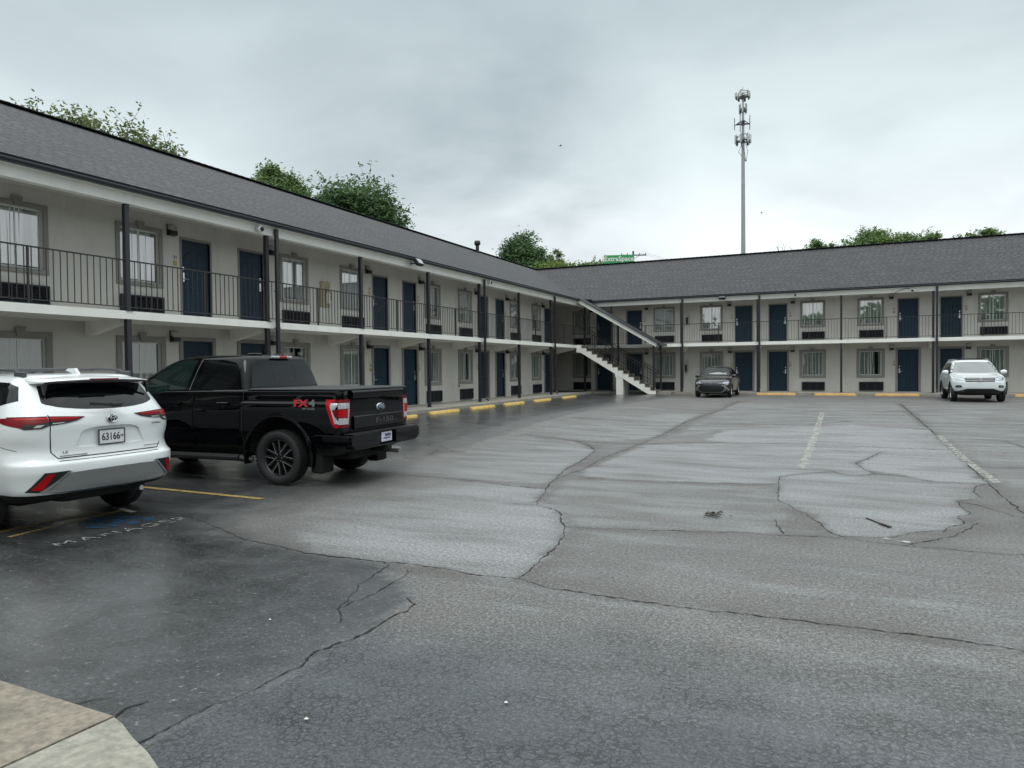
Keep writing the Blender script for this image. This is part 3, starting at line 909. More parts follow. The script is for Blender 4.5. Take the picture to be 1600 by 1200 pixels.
bays = []
pu = post_u['L']
for a, c in zip(pu, pu[1:]):
    if a < -2.5: continue
    bays.append(('L', a + .05, c - .05))
bays.append(('R', -13.2 + .0, -11.86))
pr = post_u['R']
for a, c in zip(pr, pr[1:]): bays.append(('R', a + .05, c - .05))
b = MB().use('rail'); b.box(-.007, .007, -.007, .007, ZS1 + .09, ZS1 + 1.037); me_bal = b.mesh('baluster')
order = {1: 0}
near = [i for i, q in enumerate(bays) if q[0] == 'L' and 5.5 < q[1] < 15]      # the bays that show largest
rest = MB().use('rail')
cnt = 0
for i, (wing, u0, u1) in enumerate(bays):
    mb = MB().use('rail'); rail_geo(mb, u0 - (u0 + u1) / 2, u1 - (u0 + u1) / 2)
    r = put('railing', mb.mesh('railing'), wing, (u0 + u1) / 2, 0, 1.247)
    n = int((u1 - u0) / .1305)
    for k in range(1, n):
        u = u0 + (u1 - u0) * k / n
        if abs(u - (u0 + u1) / 2) < .03: continue
        if i in near and cnt < 100:
            o = link('baluster', me_bal, r); o.location = (u - (u0 + u1) / 2, 0, 0); cnt += 1
        else:
            p, rz = fac(wing, u, 0, 1.247)
            rest.box(p.x - .007, p.x + .007, p.y - .007, p.y + .007, ZS1 + .09, ZS1 + 1.037)
tag(wpart('baluster', rest), kind='stuff')

# ---- windows
def curtain_mesh(w_, h_, seed, gap):
    rnd = random.Random(seed); mb = MB().use('curtain')
    n = 90; vs = []
    for i in range(n + 1):
        x = -w_ / 2 + w_ * i / n
        y = .07 + .010 * math.sin(i * 1.15 + .8 * math.sin(i * .21 + seed)) + .006 * math.sin(i * .37 + seed)
        for z in (0, h_): vs.append((x, y + (.01 if z == 0 else 0) * math.sin(i * .5), z))
    fs = []
    for i in range(n):
        x = -w_ / 2 + w_ * (i + .5) / n
        if gap and gap[0] < x / w_ < gap[1]: continue
        fs.append((2 * i, 2 * i + 2, 2 * i + 3, 2 * i + 1))
    mb.add(vs, fs)
    return smooth(mb.mesh('curtain'), 80)


def window_meshes(hw, h_, sur, glass='pane'):
    """surround mesh, frame mesh, pane mesh; origin at sill centre on the wall plane, -y is outward"""
    s_ = MB().use('surround')
    t = sur
    s_.bbox(-hw - t, hw + t, -.035, .0, -t, 0, .006); s_.bbox(-hw - t, hw + t, -.035, 0, h_, h_ + t, .006)
    s_.bbox(-hw - t, -hw, -.033, 0, 0, h_, .006); s_.bbox(hw, hw + t, -.033, 0, 0, h_, .006)
    s_.prism([(-.06, h_ + t * .25), (.06, h_ + t * .25), (.105, h_ + t + .09), (-.105, h_ + t + .09)], -.065, -.036, 'y')
    f = MB().use('frame')
    e = .028; y0, y1 = .045, .085
    f.box(-hw, hw, y0, y1, 0, e); f.box(-hw, hw, y0, y1, h_ - e, h_); f.box(-hw, -hw + e, y0, y1, e, h_ - e); f.box(hw - e, hw, y0, y1, e, h_ - e)
    f.use('frame'); f.box(-.012, .012, y0 + .006, y1, e, h_ - e)
    g = MB().use(glass)
    g.add([(-hw + e, .06, e), (hw - e, .06, e), (hw - e, .06, h_ - e), (-hw + e, .06, h_ - e)], [(0, 1, 2, 3)])
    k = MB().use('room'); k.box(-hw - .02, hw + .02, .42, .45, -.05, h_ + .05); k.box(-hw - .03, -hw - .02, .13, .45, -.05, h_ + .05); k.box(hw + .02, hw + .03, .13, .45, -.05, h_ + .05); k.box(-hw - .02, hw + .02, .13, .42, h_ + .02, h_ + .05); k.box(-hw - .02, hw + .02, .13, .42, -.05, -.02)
    return s_.mesh('window'), f.mesh('window_frame'), g.mesh('pane'), k.mesh('window_recess')


GAPS = [None, (.30, .46), (-.05, .09), None, (.18, .34), None, (.36, .5), (-.5, -.36), None, (-.12, .30), None]
wm = {}
cur = {}
for key, (hw, z0, z1, sur) in {'u': (.50, WU[0], WU[1], .10), 'l': (.50, WL[0], WL[1], .135), 'c': (.46, WU[0], WU[1], .10), 'd': (.46, WL[0], WL[1], .11)}.items():
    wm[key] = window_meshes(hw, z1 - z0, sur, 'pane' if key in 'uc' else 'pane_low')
    cur[key] = [curtain_mesh(2 * hw - .02, z1 - z0, sd, g) for sd, g in enumerate(GAPS)]
acu = None


def ac_mesh(h_, w_=1.10, n=9):
    a = MB().use('acbody'); hw = w_ / 2; y0 = -.075
    t = .03
    a.box(-hw, hw, y0, 0, 0, t); a.box(-hw, hw, y0, 0, h_ - t, h_); a.box(-hw, -hw + t, y0, 0, t, h_ - t); a.box(hw - t, hw, y0, 0, t, h_ - t)
    for x in (-hw / 3, hw / 3): a.box(x - .012, x + .012, y0 + .004, 0, t, h_ - t)
    for i in range(n):
        z = t + (h_ - 2 * t) * (i + .5) / n
        a.add([(-hw + t, y0 + .006, z - .009), (hw - t, y0 + .006, z - .009), (hw - t, y0 + .030, z + .012), (-hw + t, y0 + .030, z + .012)], [(0, 1, 2, 3)])
    a.use('acdeep'); a.box(-hw + t, hw - t, -.030, -.002, t, h_ - t)
    return a.mesh('air_conditioner')


ac_u, ac_l = ac_mesh(.385), ac_mesh(.44)


def lamp_meshes():
    a = MB().use('lampdark')
    a.bbox(-.10, .10, -.03, 0, -.13, .14, .006)
    a.prism([(-.03, -.13), (-.15, -.12), (-.15, -.02), (-.03, .02)], -.095, .095, 'x')
    c = MB().use('lens'); c.prism([(-.031, .13), (-.10, .10), (-.149, -.018), (-.031, .022)], -.09, .09, 'x')
    return a.mesh('wall_lamp'), c.mesh('lens')


lamp_a, lamp_c = lamp_meshes()


def arch(x0, x1, z0, z1, rise, n=7):
    pts = [(x0, z0), (x1, z0), (x1, z1)]
    m_ = 0
    for i in range(1, n): t = i / n; pts.append((x1 + (x0 - x1) * t, z1 + rise * t))
    pts.append((x0, z1 + rise))
    return pts


def door_mesh(hw, h_, flip):
    d = MB().use('door')
    d.box(-hw, hw, .05, .095, 0, h_)
    def moulding(pts):
        n = len(pts); cx = sum(p[0] for p in pts) / n; cz = sum(p[1] for p in pts) / n
        inn = [(cx + (p[0] - cx) * (1 - .028 / max(.05, abs(p[0] - cx))), cz + (p[1] - cz) * (1 - .028 / max(.05, abs(p[1] - cz)))) for p in pts]
        in2 = [(cx + (p[0] - cx) * (1 - .014 / max(.05, abs(p[0] - cx))), cz + (p[1] - cz) * (1 - .014 / max(.05, abs(p[1] - cz)))) for p in pts]
        vs = [(p[0], .0499, p[1]) for p in pts] + [(p[0], .040, p[1]) for p in in2] + [(p[0], .0499, p[1]) for p in inn]
        fs = []
        for r_ in (0, 1):
            for i in range(n): j = (i + 1) % n; fs.append((r_ * n + i, r_ * n + j, (r_ + 1) * n + j, (r_ + 1) * n + i))
        d.add(vs, fs)
    q = hw
    for sx in (-1, 1):
        xa, xb = (sx * .06, sx * (q - .10))
        # tall upper panels that rise to a shared arch, low panels beneath
        up = arch(xb, xa, .92, h_ - .42, .16) if sx < 0 else [(-x, z) for x, z in arch(-xb, -xa, .92, h_ - .42, .16)]
        up = [(x, z) for x, z in ([(xb, .92), (xa, .92), (xa, h_ - .26)] + [(xa + (xb - xa) * t, h_ - .26 - .16 * t * t) for t in (.25, .5, .75)] + [(xb, h_ - .42)])]
        moulding(up)
        moulding([(xb, .16), (xa, .16), (xa, .76), (xb, .76)])
    h = MB().use('nickel')
    s_ = -1 if flip else 1
    hx = s_ * (hw - .075)
    h.bbox(hx - .032, hx + .032, .028, .0499, .93, 1.16, .006)
    h.tube((hx, .03, 1.0), (hx, -.02, 1.0), .011, .011, 8)
    h.tube((hx, -.018, 1.0), (hx - s_ * .11, -.022, .995), .010, .008, 8)
    h.bbox(hx - .024, hx + .024, .03, .0499, 1.22, 1.30, .006)
    return d.mesh('door'), h.mesh('handle')


def door_frame(hw, h_, t, y):
    f = MB().use('surround')
    f.bbox(-hw - t, -hw, y, .13, -.0, h_, .004); f.bbox(hw, hw + t, y, .13, -.0, h_, .004); f.bbox(-hw - t, hw + t, y, .13, h_, h_ + t, .004)
    return f.mesh('door_frame')


DM = {}
for key, hw, h_, t in (('u', .43, 1.968, .05), ('l', .45, 2.10, .10)):
    for fl in (0, 1): DM[key, fl] = door_mesh(hw - (.0 if key == 'u' else .0), h_, fl)
    DM[key, 'f'] = door_frame(hw, h_, t, -.02 if key == 'u' else -.032)
b = MB().use('plate'); b.bbox(-.055, .055, -.018, 0, .07, .20, .004); b.use('ink')
for x in (-.024, .022): b.box(x - .012, x + .010, -.0195, -.018, .10, .17)
b.use('tan'); b.bbox(-.05, .05, -.016, 0, -.07, .05, .004); me_pl2 = b.mesh('number_plate')

ci = 0
for wing, ws, ds in (('L', LW_U, LD_U), ('R', RW_U, RD_U)):
    for u in ws:
        for fl in ('u', 'l'):
            key = fl if not (wing == 'R' and u < -14) else {'u': 'c', 'l': 'd'}[fl]
            z0 = WU[0] if fl == 'u' else WL[0]
            s_, f_, g_, k_ = wm[key]
            o = put('window', s_, wing, u, z0)
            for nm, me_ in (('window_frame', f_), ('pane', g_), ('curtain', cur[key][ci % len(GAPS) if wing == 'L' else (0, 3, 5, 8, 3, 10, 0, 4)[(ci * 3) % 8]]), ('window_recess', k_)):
                q = link(nm, me_, o)
            ci += 1
            put('air_conditioner', ac_u if fl == 'u' else ac_l, wing, u + .03, 3.125 if fl == 'u' else .45)
    for i, u in enumerate(ds):
        # which jamb carries the handle: doors stand in pairs, handles outward
        for fl in ('u', 'l'):
            z0 = ZS1 + .02 if fl == 'u' else .40
            flip = (i % 2 == 0)
            d_, h_ = DM[fl, 1 if flip else 0]
            o = put('door', d_, wing, u, z0); link('handle', h_, o)
            put('door_frame', DM[fl, 'f'], wing, u, z0)
            side = -1 if flip else 1
            put('number_plate', me_pl2, wing, u + side * .62, z0 + 1.36)
            l_ = put('wall_lamp', lamp_a, wing, u + side * (.74 if fl == 'u' else .72), z0 + (2.12 if fl == 'u' else 2.2))
            link('lens', lamp_c, l_)
# roof vent
b = MB().use('lampdark')
b.tube((-18.55, 35.4, 8.1), (-18.55, 35.4, 8.72), .10, .10, 12); b.tube((-18.55, 35.4, 8.70), (-18.55, 35.4, 8.80), .13, .19, 12); b.tube((-18.55, 35.4, 8.80), (-18.55, 35.4, 8.95), .19, .15, 12)
wpart('roof_vent', b)
b = MB().use('lampdark'); b.bbox(XW, XW + .05, 30.95 - 4.9, 31.03 - 4.9, 1.0, 1.06, .01)
wpart('wall_tap', b)

# ------------------------------------------------------------------ staircase
SY0, SY1 = 37.25, 38.50
st = empty('staircase', (-11.0, (SY0 + SY1) / 2, .28))
SB = Vector((-11.0, (SY0 + SY1) / 2, .28))
tag(st, 'outdoor staircase with white sawtooth stringers under a sloping shingled roof in the corner', 'staircase')


def spart(name, mb, parent=None):
    o = link(name, mb.mesh(name), parent or st)
    if parent is None: o.location = -SB
    return o


xt, zt, xb, zb_ = -13.33, ZS1, -8.98, .31
NR = 15
rise = (zt - zb_) / NR; run = (xb - xt) / (NR - 1 + .6)
tops = []
for i in range(NR):
    tops.append((xt + run * i, zt - rise * i)); tops.append((xt + run * i, zt - rise * (i + 1))) if i < NR - 1 else None
pts = [(xt - .02, zt)]
x = xt + .25; z = zt
for i in range(NR - 1):
    pts.append((x, z)); z -= rise; pts.append((x, z)); x += run
slope_ = rise / run
pts.append((x, z)); pts.append((x, zb_ - .02)); pts.append((xt + .25 + (zt - .44 - zb_ + .02) / slope_, zb_ - .02))
XB = x
pts.append((xt + .25, zt - .44)); pts.append((xt - .02, zt - .40))
for y0, y1 in ((SY0, SY0 + .11), (SY1 - .11, SY1)):
    b = MB().use('white'); b.prism(pts, y0, y1, 'y'); spart('stringer', b)
x = xt + .25; z = zt
for i in range(NR - 1):
    z -= rise
    b = MB().use('step')
    b.box(x - .015, x + run + .02, SY0 + .112, SY1 - .112, z - .05, z - .002)
    b.box(x - .012, x + .012, SY0 + .112, SY1 - .112, z - .002, z + rise - .05)
    b.box(x + .006, x + run + .02, SY0 - .012, SY0 + .112, z + .0015, z + .03)
    spart('step', b); x += run
XM = -10.88
zm = zt - (XM - xt - .25) * slope_
b = MB().use('white')
b.box(-11.08, -10.70, SY0 + .02, SY0 + .36, .25, zm - .34)
b.box(-11.08, -10.70, SY1 - .36, SY1 - .02, .25, zm - .34)
b.box(-11.13, -10.66, SY0 + .003, SY1 - .003, zm - .48, zm - .28)
spart('pillar', b)
b = MB().use('concrete'); b.bbox(XB - .1, XB + .75, SY0 + .3, SY1 + .2, .2, .42, .01); spart('landing_pad', b)


def zn(x_): return zt - (x_ - (xt + .25)) * slope_


for y in (SY0 + .05, SY1 - .05):
    b = MB().use('rail')
    b.bar((xt, y, zn(xt) + .95), (XB + .05, y, zn(XB + .05) + .95), .035, .035)
    b.bar((xt + .25, y, zn(xt + .25) + .20), (XB, y, zn(XB) + .20), .02, .02)
    b.bar((xt + .1, y, zn(xt + .1) + .80), (XB, y, zn(XB) + .80), .02, .02)
    r = spart('stair_railing', b)
    for i in range(30):
        xx = xt + .2 + (XB - xt - .2) * i / 29
        if i % 7 == 3: bb = MB().use('rail'); bb.box(xx - .015, xx + .015, y - .015, y + .015, zn(xx) - .05, zn(xx) + .95)
        else: bb = MB().use('rail'); bb.box(xx - .007, xx + .007, y - .007, y + .007, zn(xx) + .20, zn(xx) + .945)
        o = link('baluster', bb.mesh('baluster'), r)
# stair roof
def sr(x_): return 5.52 - (x_ + 13.12) * (5.52 - 2.97) / 4.35
x0, x1 = -13.16, -8.74
b = MB().use('ridgecap')
b.prism([(x0, sr(x0) + .03), (x1, sr(x1) + .03), (x1, sr(x1) + .065), (x0, sr(x0) + .065)], SY0 - .22, SY1 + .16, 'y')
spart('stair_roof', b)
b = MB().use('white')
b.prism([(x0 - .02, sr(x0) - .20), (x1 - .1, sr(x1 - .1) - .20), (x1 - .06, sr(x1 - .06) + .028), (x0 - .02, sr(x0 - .02) + .028)], SY0 - .16, SY0 - .10, 'y')
b.prism([(x0 - .02, sr(x0) - .20), (x1 - .1, sr(x1 - .1) - .20), (x1 - .06, sr(x1 - .06) + .028), (x0 - .02, sr(x0 - .02) + .028)], SY1 + .04, SY1 + .10, 'y')
b.prism([(x0, sr(x0) - .02), (x1 - .1, sr(x1 - .1) - .02), (x1 - .1, sr(x1 - .1) + .026), (x0, sr(x0) + .026)], SY0 - .098, SY1 + .038, 'y')
spart('roof_fascia', b)
b = MB().use('gutter')
b.prism([(x0, sr(x0) + .035), (x1, sr(x1) + .035), (x1, sr(x1) + .075), (x0, sr(x0) + .075)], SY0 - .26, SY0 - .222, 'y')
b.box(x1 + .002, x1 + .14, SY0 - .24, SY1 + .16, sr(x1) - .07, sr(x1) + .05)
spart('roof_gutter', b)
for xx, y, zlo in ((-9.02, SY0 + .05, .26), (-8.92, SY1 + .02, .40), (-11.30, SY0 + .05, zn(-11.3) - .12), (-11.30, SY1 - .05, zn(-11.3) - .12)):
    b = MB().use('post'); b.bbox(xx - .045, xx + .045, y - .045, y + .045, zlo, sr(xx) - .02, .004)
    spart('roof_post', b)
b = MB().use('gutter'); b.tube((x1 + .07, SY0 - .1, sr(x1) - .05), (x1 + .05, SY0 - .06, sr(x1) - .35), .035, .035); spart('downspout', b)

# ------------------------------------------------------------------ parking stops
def stop_mesh(L, mname):
    b = MB().use(mname); h = L / 2
    pr = [(-.085, 0), (.085, 0), (.075, .07), (.045, .115), (-.045, .115), (-.075, .07)]
    for (a, c, s0, s1) in ((-h, -h + .06, .75, 1), (-h + .06, h - .06, 1, 1), (h - .06, h, 1, .75)):
        n = len(pr)
        vs = [(p[0] * s0, a, p[1] * s0) for p in pr] + [(p[0] * s1, c, p[1] * s1) for p in pr]
        b.add(vs, [(i, (i + 1) % n, n + (i + 1) % n, n + i) for i in range(n)] + ([tuple(reversed(range(n)))] if a == -h else []) + ([tuple(range(n, 2 * n))] if c == h else []))
    return smooth(b.mesh('parking_stop'), 40)


sty, sto = stop_mesh(1.85, 'yellow'), stop_mesh(1.85, 'orange')
LST = [(17.85, 'yellow concrete parking stop peeking out just past the black pickup tailgate'),
       (20.55, 'chipped yellow parking stop in front of the first post beyond the black pickup'),
       (23.35, 'chipped yellow parking stop just before the pair of dark posts with a downspout'),
       (26.15, 'yellow parking stop just beyond the twin posts, third from the staircase corner'),
       (29.15, 'yellow parking stop second from the dark staircase corner'),
       (32.6, 'yellow parking stop last of the left row, nearest the dark staircase corner')]
for y, lb in LST:
    o = link('parking_stop', sty, None, (-12.08, y, gz(-12.08, y)), R(random.Random(int(y * 9)).uniform(-2, 2)))
    o.scale = (.85, 1, .8)
    tag(o, lb, 'parking stop', 'yellow parking stops along the left kerb')
RST = [(-2.93, 'orange yellow parking stop in front of the door just right of the dark sedan'),
       (-.22, 'orange yellow parking stop between two others, below the fourth window of the far wing'),
       (2.42, 'orange yellow parking stop just left of the compact white suv'),
       (7.95, 'orange yellow parking stop right of the compact white suv at the photo edge')]
for x, lb in RST:
    o = link('parking_stop', sto, None, (x, 37.75, gz(x, 37.75)), R(90 + random.Random(int(x * 9)).uniform(-1, 1)))
    tag(o, lb, 'parking stop', 'orange yellow parking stops along the far kerb')

# ------------------------------------------------------------------ things hung on the motel
def floodlight(loc, rz, label, tilt=35):
    e = empty('floodlight', loc, rz); tag(e, label, 'floodlight')
    b = MB().use('lens'); b.bbox(-.05, .05, -.03, .0, -.05, .05, .005); link('base', b.mesh('base'), e)
    b = MB().use('lampdark'); b.tube((0, -.03, 0), (0, -.22, -.02), .018); b.tube((0, -.22, -.02), (0, -.26, -.06), .018)
    link('arm', b.mesh('arm'), e)
    b = MB().use('lampdark'); b.bbox(-.17, .17, -.05, .06, -.13, .13, .02)
    for i in range(6): b.box(-.15 + i * .055, -.14 + i * .055, .06, .09, -.1, .1)
    h = link('lamp_head', b.mesh('lamp_head'), e); h.location = (0, -.34, .02); h.rotation_euler = (R(tilt), 0, 0)
    b = MB().use('clearglass'); b.box(-.145, .145, -.056, -.050, -.105, .105); link('lens', b.mesh('lens'), h)
    return e


floodlight((PX + .10, 20.45, 5.36), PI / 2, 'square floodlight tilted out from the left eave above the pickup bed', -38)
floodlight((-5.62, PY - .10, 5.33), 0, 'wide greenish floodlight on the eave above the parked dark sedan', -75)


def camera_dome(loc, rz, label):
    e = empty('security_camera', loc, rz); tag(e, label, 'security camera')
    b = MB().use('licence'); b.lathe([(0, .0), (0, .075), (-.05, .075), (-.07, .05), (-.07, 0)], 20); link('mount', smooth(b.mesh('mount')), e)
    b = MB().use('licence'); b.lathe([(-.05, .03), (-.09, .085), (-.15, .09), (-.17, .06)], 20, (.0, 0, -.03)); link('housing', smooth(b.mesh('housing')), e)
    b = MB().use('lampdark'); b.lathe([(-.168, .062), (-.20, .045), (-.215, 0)], 16, (.0, 0, -.03)); link('lens', smooth(b.mesh('lens')), e)
    return e


camera_dome((PX + .10, 13.45, 5.33), PI / 2, 'white dome security camera on the left eave beam beside the near downspout')
camera_dome((PX + .10, 26.25, 5.34), PI / 2, 'small security camera on the left eave beam above the far twin posts')
camera_dome((-2.06, PY - .10, 5.36), 0, 'small security camera on the far eave, right of the sedan\'s door post')
o = camera_dome((3.12, PY - .10, 5.30), 0, 'small security camera on the far eave with a loose black cable')
b = MB().use('ink'); b.path([(-.05, -.02, .04), (-.25, -.03, .10), (-.5, -.03, .02), (-.75, -.03, -.11)], .01, 6); link('cable', b.mesh('cable'), o)


def extinguisher(wing, u, z, label, panel=None):
    p, rz = fac(wing, u, z, 0)
    e = empty('fire_extinguisher_box', p, rz); tag(e, label, 'extinguisher box', 'fire extinguisher boxes on the motel walls')
    b = MB().use('rust' if panel else 'lens')
    if panel: b.bbox(-.24, .20, -.05, -.001, -.38, .42, .01)
    else: b.bbox(-.14, .14, -.12, -.001, -.30, .34, .01)
    link('backboard' if panel else 'cabinet', b.mesh('cabinet'), e)
    b = MB().use('licence' if panel else 'ink'); y = -.10 if panel else -.17
    b.lathe([(-.26, 0), (-.26, .06), (.05, .06), (.10, .03), (.14, .025), (.14, 0)], 14, (0.03, y, 0), 'z'); link('cylinder', smooth(b.mesh('cylinder')), e)
    b = MB().use('nickel' if not panel else 'extred'); b.box(-.02, .08, y - .03, y + .02, .14, .17); b.path([(.05, y - .02, .14), (.12, y - .04, .05), (.10, y - .04, -.15)], .01, 6); link('valve', b.mesh('valve'), e)


extinguisher('L', 17.62, 4.1, 'weathered tan board with a small extinguisher between two upstairs windows', True)
extinguisher('R', -7.78, 4.4, 'extinguisher cabinet upstairs on the far wing, left of the window above the sedan')
extinguisher('R', -7.85, 1.75, 'extinguisher cabinet downstairs on the far wing, just left of the dark sedan')

# ------------------------------------------------------------------ trees behind the motel
def tree(name, x, y, top, r, rz_, mname, label, seed, cat='tree', clumps=38, leaves=120, ls=.20, open_=.0, group=None, spread=.55):
    rnd = random.Random(seed)
    e = empty(name, (x, y, 0)); tag(e, label, cat, group)
    cz = top - rz_
    tr = MB().use('bark')
    lean = rnd.uniform(-.3, .3)
    trunk = [(0, 0, -.2), (lean * .3, .1, cz * .35), (lean, -.1, cz * .7), (lean * .6, 0, cz)]
    rr = [.26, .2, .15, .08]
    for i in range(3): tr.tube(trunk[i], trunk[i + 1], rr[i], rr[i + 1], 9, False)
    lf = MB().use(mname)
    for k in range(clumps):
        while True:
            d = Vector((rnd.uniform(-1, 1), rnd.uniform(-1, 1), rnd.uniform(-1, 1)))
            if .35 < d.length < 1: break
        d = d.normalized() * (rnd.uniform(.45, 1.0) ** .6) * rnd.uniform(.85, 1.06)
        c = Vector((d.x * r * .88, d.y * r * .88, cz + d.z * rz_ * .90 if d.z > -.3 else cz + d.z * rz_ * .6))
        f = rnd.uniform(.55, .95)
        j = Vector(trunk[2]).lerp(Vector(trunk[3]), f)
        mid = j.lerp(c, .5) + Vector((0, 0, -.15 * r))
        tr.tube(j, mid, .06, .035, 5, False); tr.tube(mid, c, .035, .012, 5, False)
        cr_ = r * rnd.uniform(.16, .30)
        n = int(leaves * 2.4 * (1 - open_ * rnd.random()))
        for _ in range(n):
            v = Vector((rnd.gauss(0, 1), rnd.gauss(0, 1), rnd.gauss(0, .75))) * cr_ * spread
            p = c + v
            u = Vector((rnd.uniform(-1, 1), rnd.uniform(-1, 1), rnd.uniform(-.6, .6))).normalized()
            w_ = u.cross(Vector((rnd.uniform(-.5, .5), rnd.uniform(-.5, .5), 1))).normalized()
            L = ls * rnd.uniform(.7, 1.5); W = L * rnd.uniform(.35, .55)
            nrm = u.cross(w_) * L * .18
            lf.add([p - u * L * .5, p - w_ * W * .5 + nrm, p + u * L * .5, p + w_ * W * .5 + nrm], [(0, 1, 2, 3)])
        # a few stray sprays that break the outline
        for _ in range(3):
            q = c + Vector((rnd.gauss(0, 1), rnd.gauss(0, 1), rnd.gauss(0, 1))).normalized() * cr_ * 1.5
            tr.tube(c, q, .012, .006, 4, False)
            for _ in range(9):
                p = q + Vector((rnd.gauss(0, .12), rnd.gauss(0, .12), rnd.gauss(0, .12)))
                u = Vector((rnd.uniform(-1, 1), rnd.uniform(-1, 1), rnd.uniform(-.6, .6))).normalized(); w_ = u.orthogonal().normalized()
                lf.add([p - u * ls * .45, p - w_ * ls * .2, p + u * ls * .45, p + w_ * ls * .2], [(0, 1, 2, 3)])
    tm = tr.mesh('trunk'); smooth(tm, 60); link('trunk', tm, e)
    me = bpy.data.meshes.new('crown'); me.from_pydata(lf.v, [], lf.f); me.materials.append(M[mname])
    link('crown', me, e)
    return e


TG = 'trees rising behind the motel roofs'
tree('tree', -33.2, 20.6, 14.1, 2.5, 2.3, 'leaf_olive', 'low olive-green treetop at the far left above the left roof', 1, clumps=40, leaves=42, ls=.23, open_=.3, group=TG)
tree('tree', -31.8, 22.3, 14.3, 2.8, 2.6, 'leaf_olive', 'wide olive-green treetop, second from the left above the left roof', 2, clumps=64, leaves=46, ls=.23, open_=.3, group=TG)
tree('tree', -31.6, 24.4, 13.7, 2.4, 2.4, 'leaf_olive', 'olive-green treetop with a drooping right edge, third from the left above the left roof', 22, clumps=46, leaves=42, ls=.23, open_=.35, group=TG)
tree('tree', -35.0, 37.0, 15.6, 2.4, 2.8, 'leaf_mid', 'compact round green tree above the left roof, left of the big dark one', 3, clumps=60, leaves=150, ls=.26, group=TG)
tree('tree', -28.9, 37.7, 14.5, 4.0, 4.0, 'leaf_dark', 'largest tree, broad dark green crown above the middle of the left roof', 4, clumps=120, leaves=130, ls=.27, open_=.2, group=TG)
tree('shrub_tree', -32.2, 42.7, 13.5, 2.0, 2.0, 'leaf_lime', 'small bright green treetop low against the big dark tree', 5, clumps=26, leaves=110, ls=.24, group=TG)
tree('tree', -28.8, 64.1, 15.2, 3.3, 4.0, 'leaf_dark', 'rounded dark tree where the two roofs meet', 6, clumps=80, leaves=150, ls=.3, open_=.2, group=TG)
tree('tree', -23.8, 62.0, 12.2, 2.8, 2.4, 'leaf_lime', 'yellow-green treetop just right of the roof corner', 7, clumps=55, leaves=150, ls=.28, group=TG)
tree('tree', -36.6, 93.7, 18.4, 1.4, 1.5, 'leaf_olive', 'pale wispy distant treetop over the yellow-green one', 8, clumps=16, leaves=50, ls=.26, open_=.6, group=TG)
tree('tree', -25.9, 77.0, 13.7, 2.9, 2.4, 'leaf_mid', 'mid green treetop left of the green sign', 9, clumps=46, leaves=140, ls=.3, group=TG)
tree('tree', -27.8, 93.0, 16.7, 3.2, 3.0, 'leaf_dark', 'dark treetop directly behind the green sign', 10, clumps=44, leaves=120, ls=.34, group=TG)
tree('tree', -20.6, 95.6, 16.0, 2.5, 1.9, 'leaf_dark', 'small dark treetop between the green sign and the cell tower', 11, clumps=26, leaves=80, ls=.34, open_=.5, group=TG)
tree('tree', -1.8, 72.3, 13.7, 2.0, 2.0, 'leaf_mid', 'feathery green tree right of the cell tower, left of the widest crown', 12, clumps=44, leaves=70, ls=.28, open_=.5, group=TG)
tree('tree', 2.5, 70.8, 13.9, 3.3, 2.7, 'leaf_mid', 'widest green crown above the far roof, middle of the right-hand group', 13, clumps=80, leaves=85, ls=.28, open_=.4, group=TG)
tree('tree', 6.0, 70.2, 13.4, 2.7, 2.4, 'leaf_mid', 'lower green crown joined to the right of the widest one over the far roof', 14, clumps=52, leaves=75, ls=.28, open_=.45, group=TG)
tree('tree', 10.9, 71.6, 13.6, 2.3, 1.9, 'leaf_mid', 'windswept thin treetop farthest right over the far roof', 15, clumps=26, leaves=60, ls=.28, open_=.6, group=TG)
# bare sapling
e = empty('bare_tree', (-5.06, 75.2, 0)); tag(e, 'small bare leafless treetop just right of the cell tower', 'tree')
b = MB().use('bark'); rnd = random.Random(3)
b.tube((0, 0, -.2), (0, 0, 12.6), .14, .05, 7)
for i in range(16):
    a = rnd.uniform(0, 2 * PI); z = rnd.uniform(11.2, 12.6); L = rnd.uniform(.6, 1.4)
    p = Vector((math.cos(a) * L * .5, math.sin(a) * L * .5, z + L)); b.tube((0, 0, z), p, .035, .015, 5)
    for _ in range(2): b.tube(p * .999, p + Vector((rnd.uniform(-.3, .3), rnd.uniform(-.3, .3), rnd.uniform(.1, .5))), .015, .008, 4)
link('trunk', b.mesh('trunk'), e)

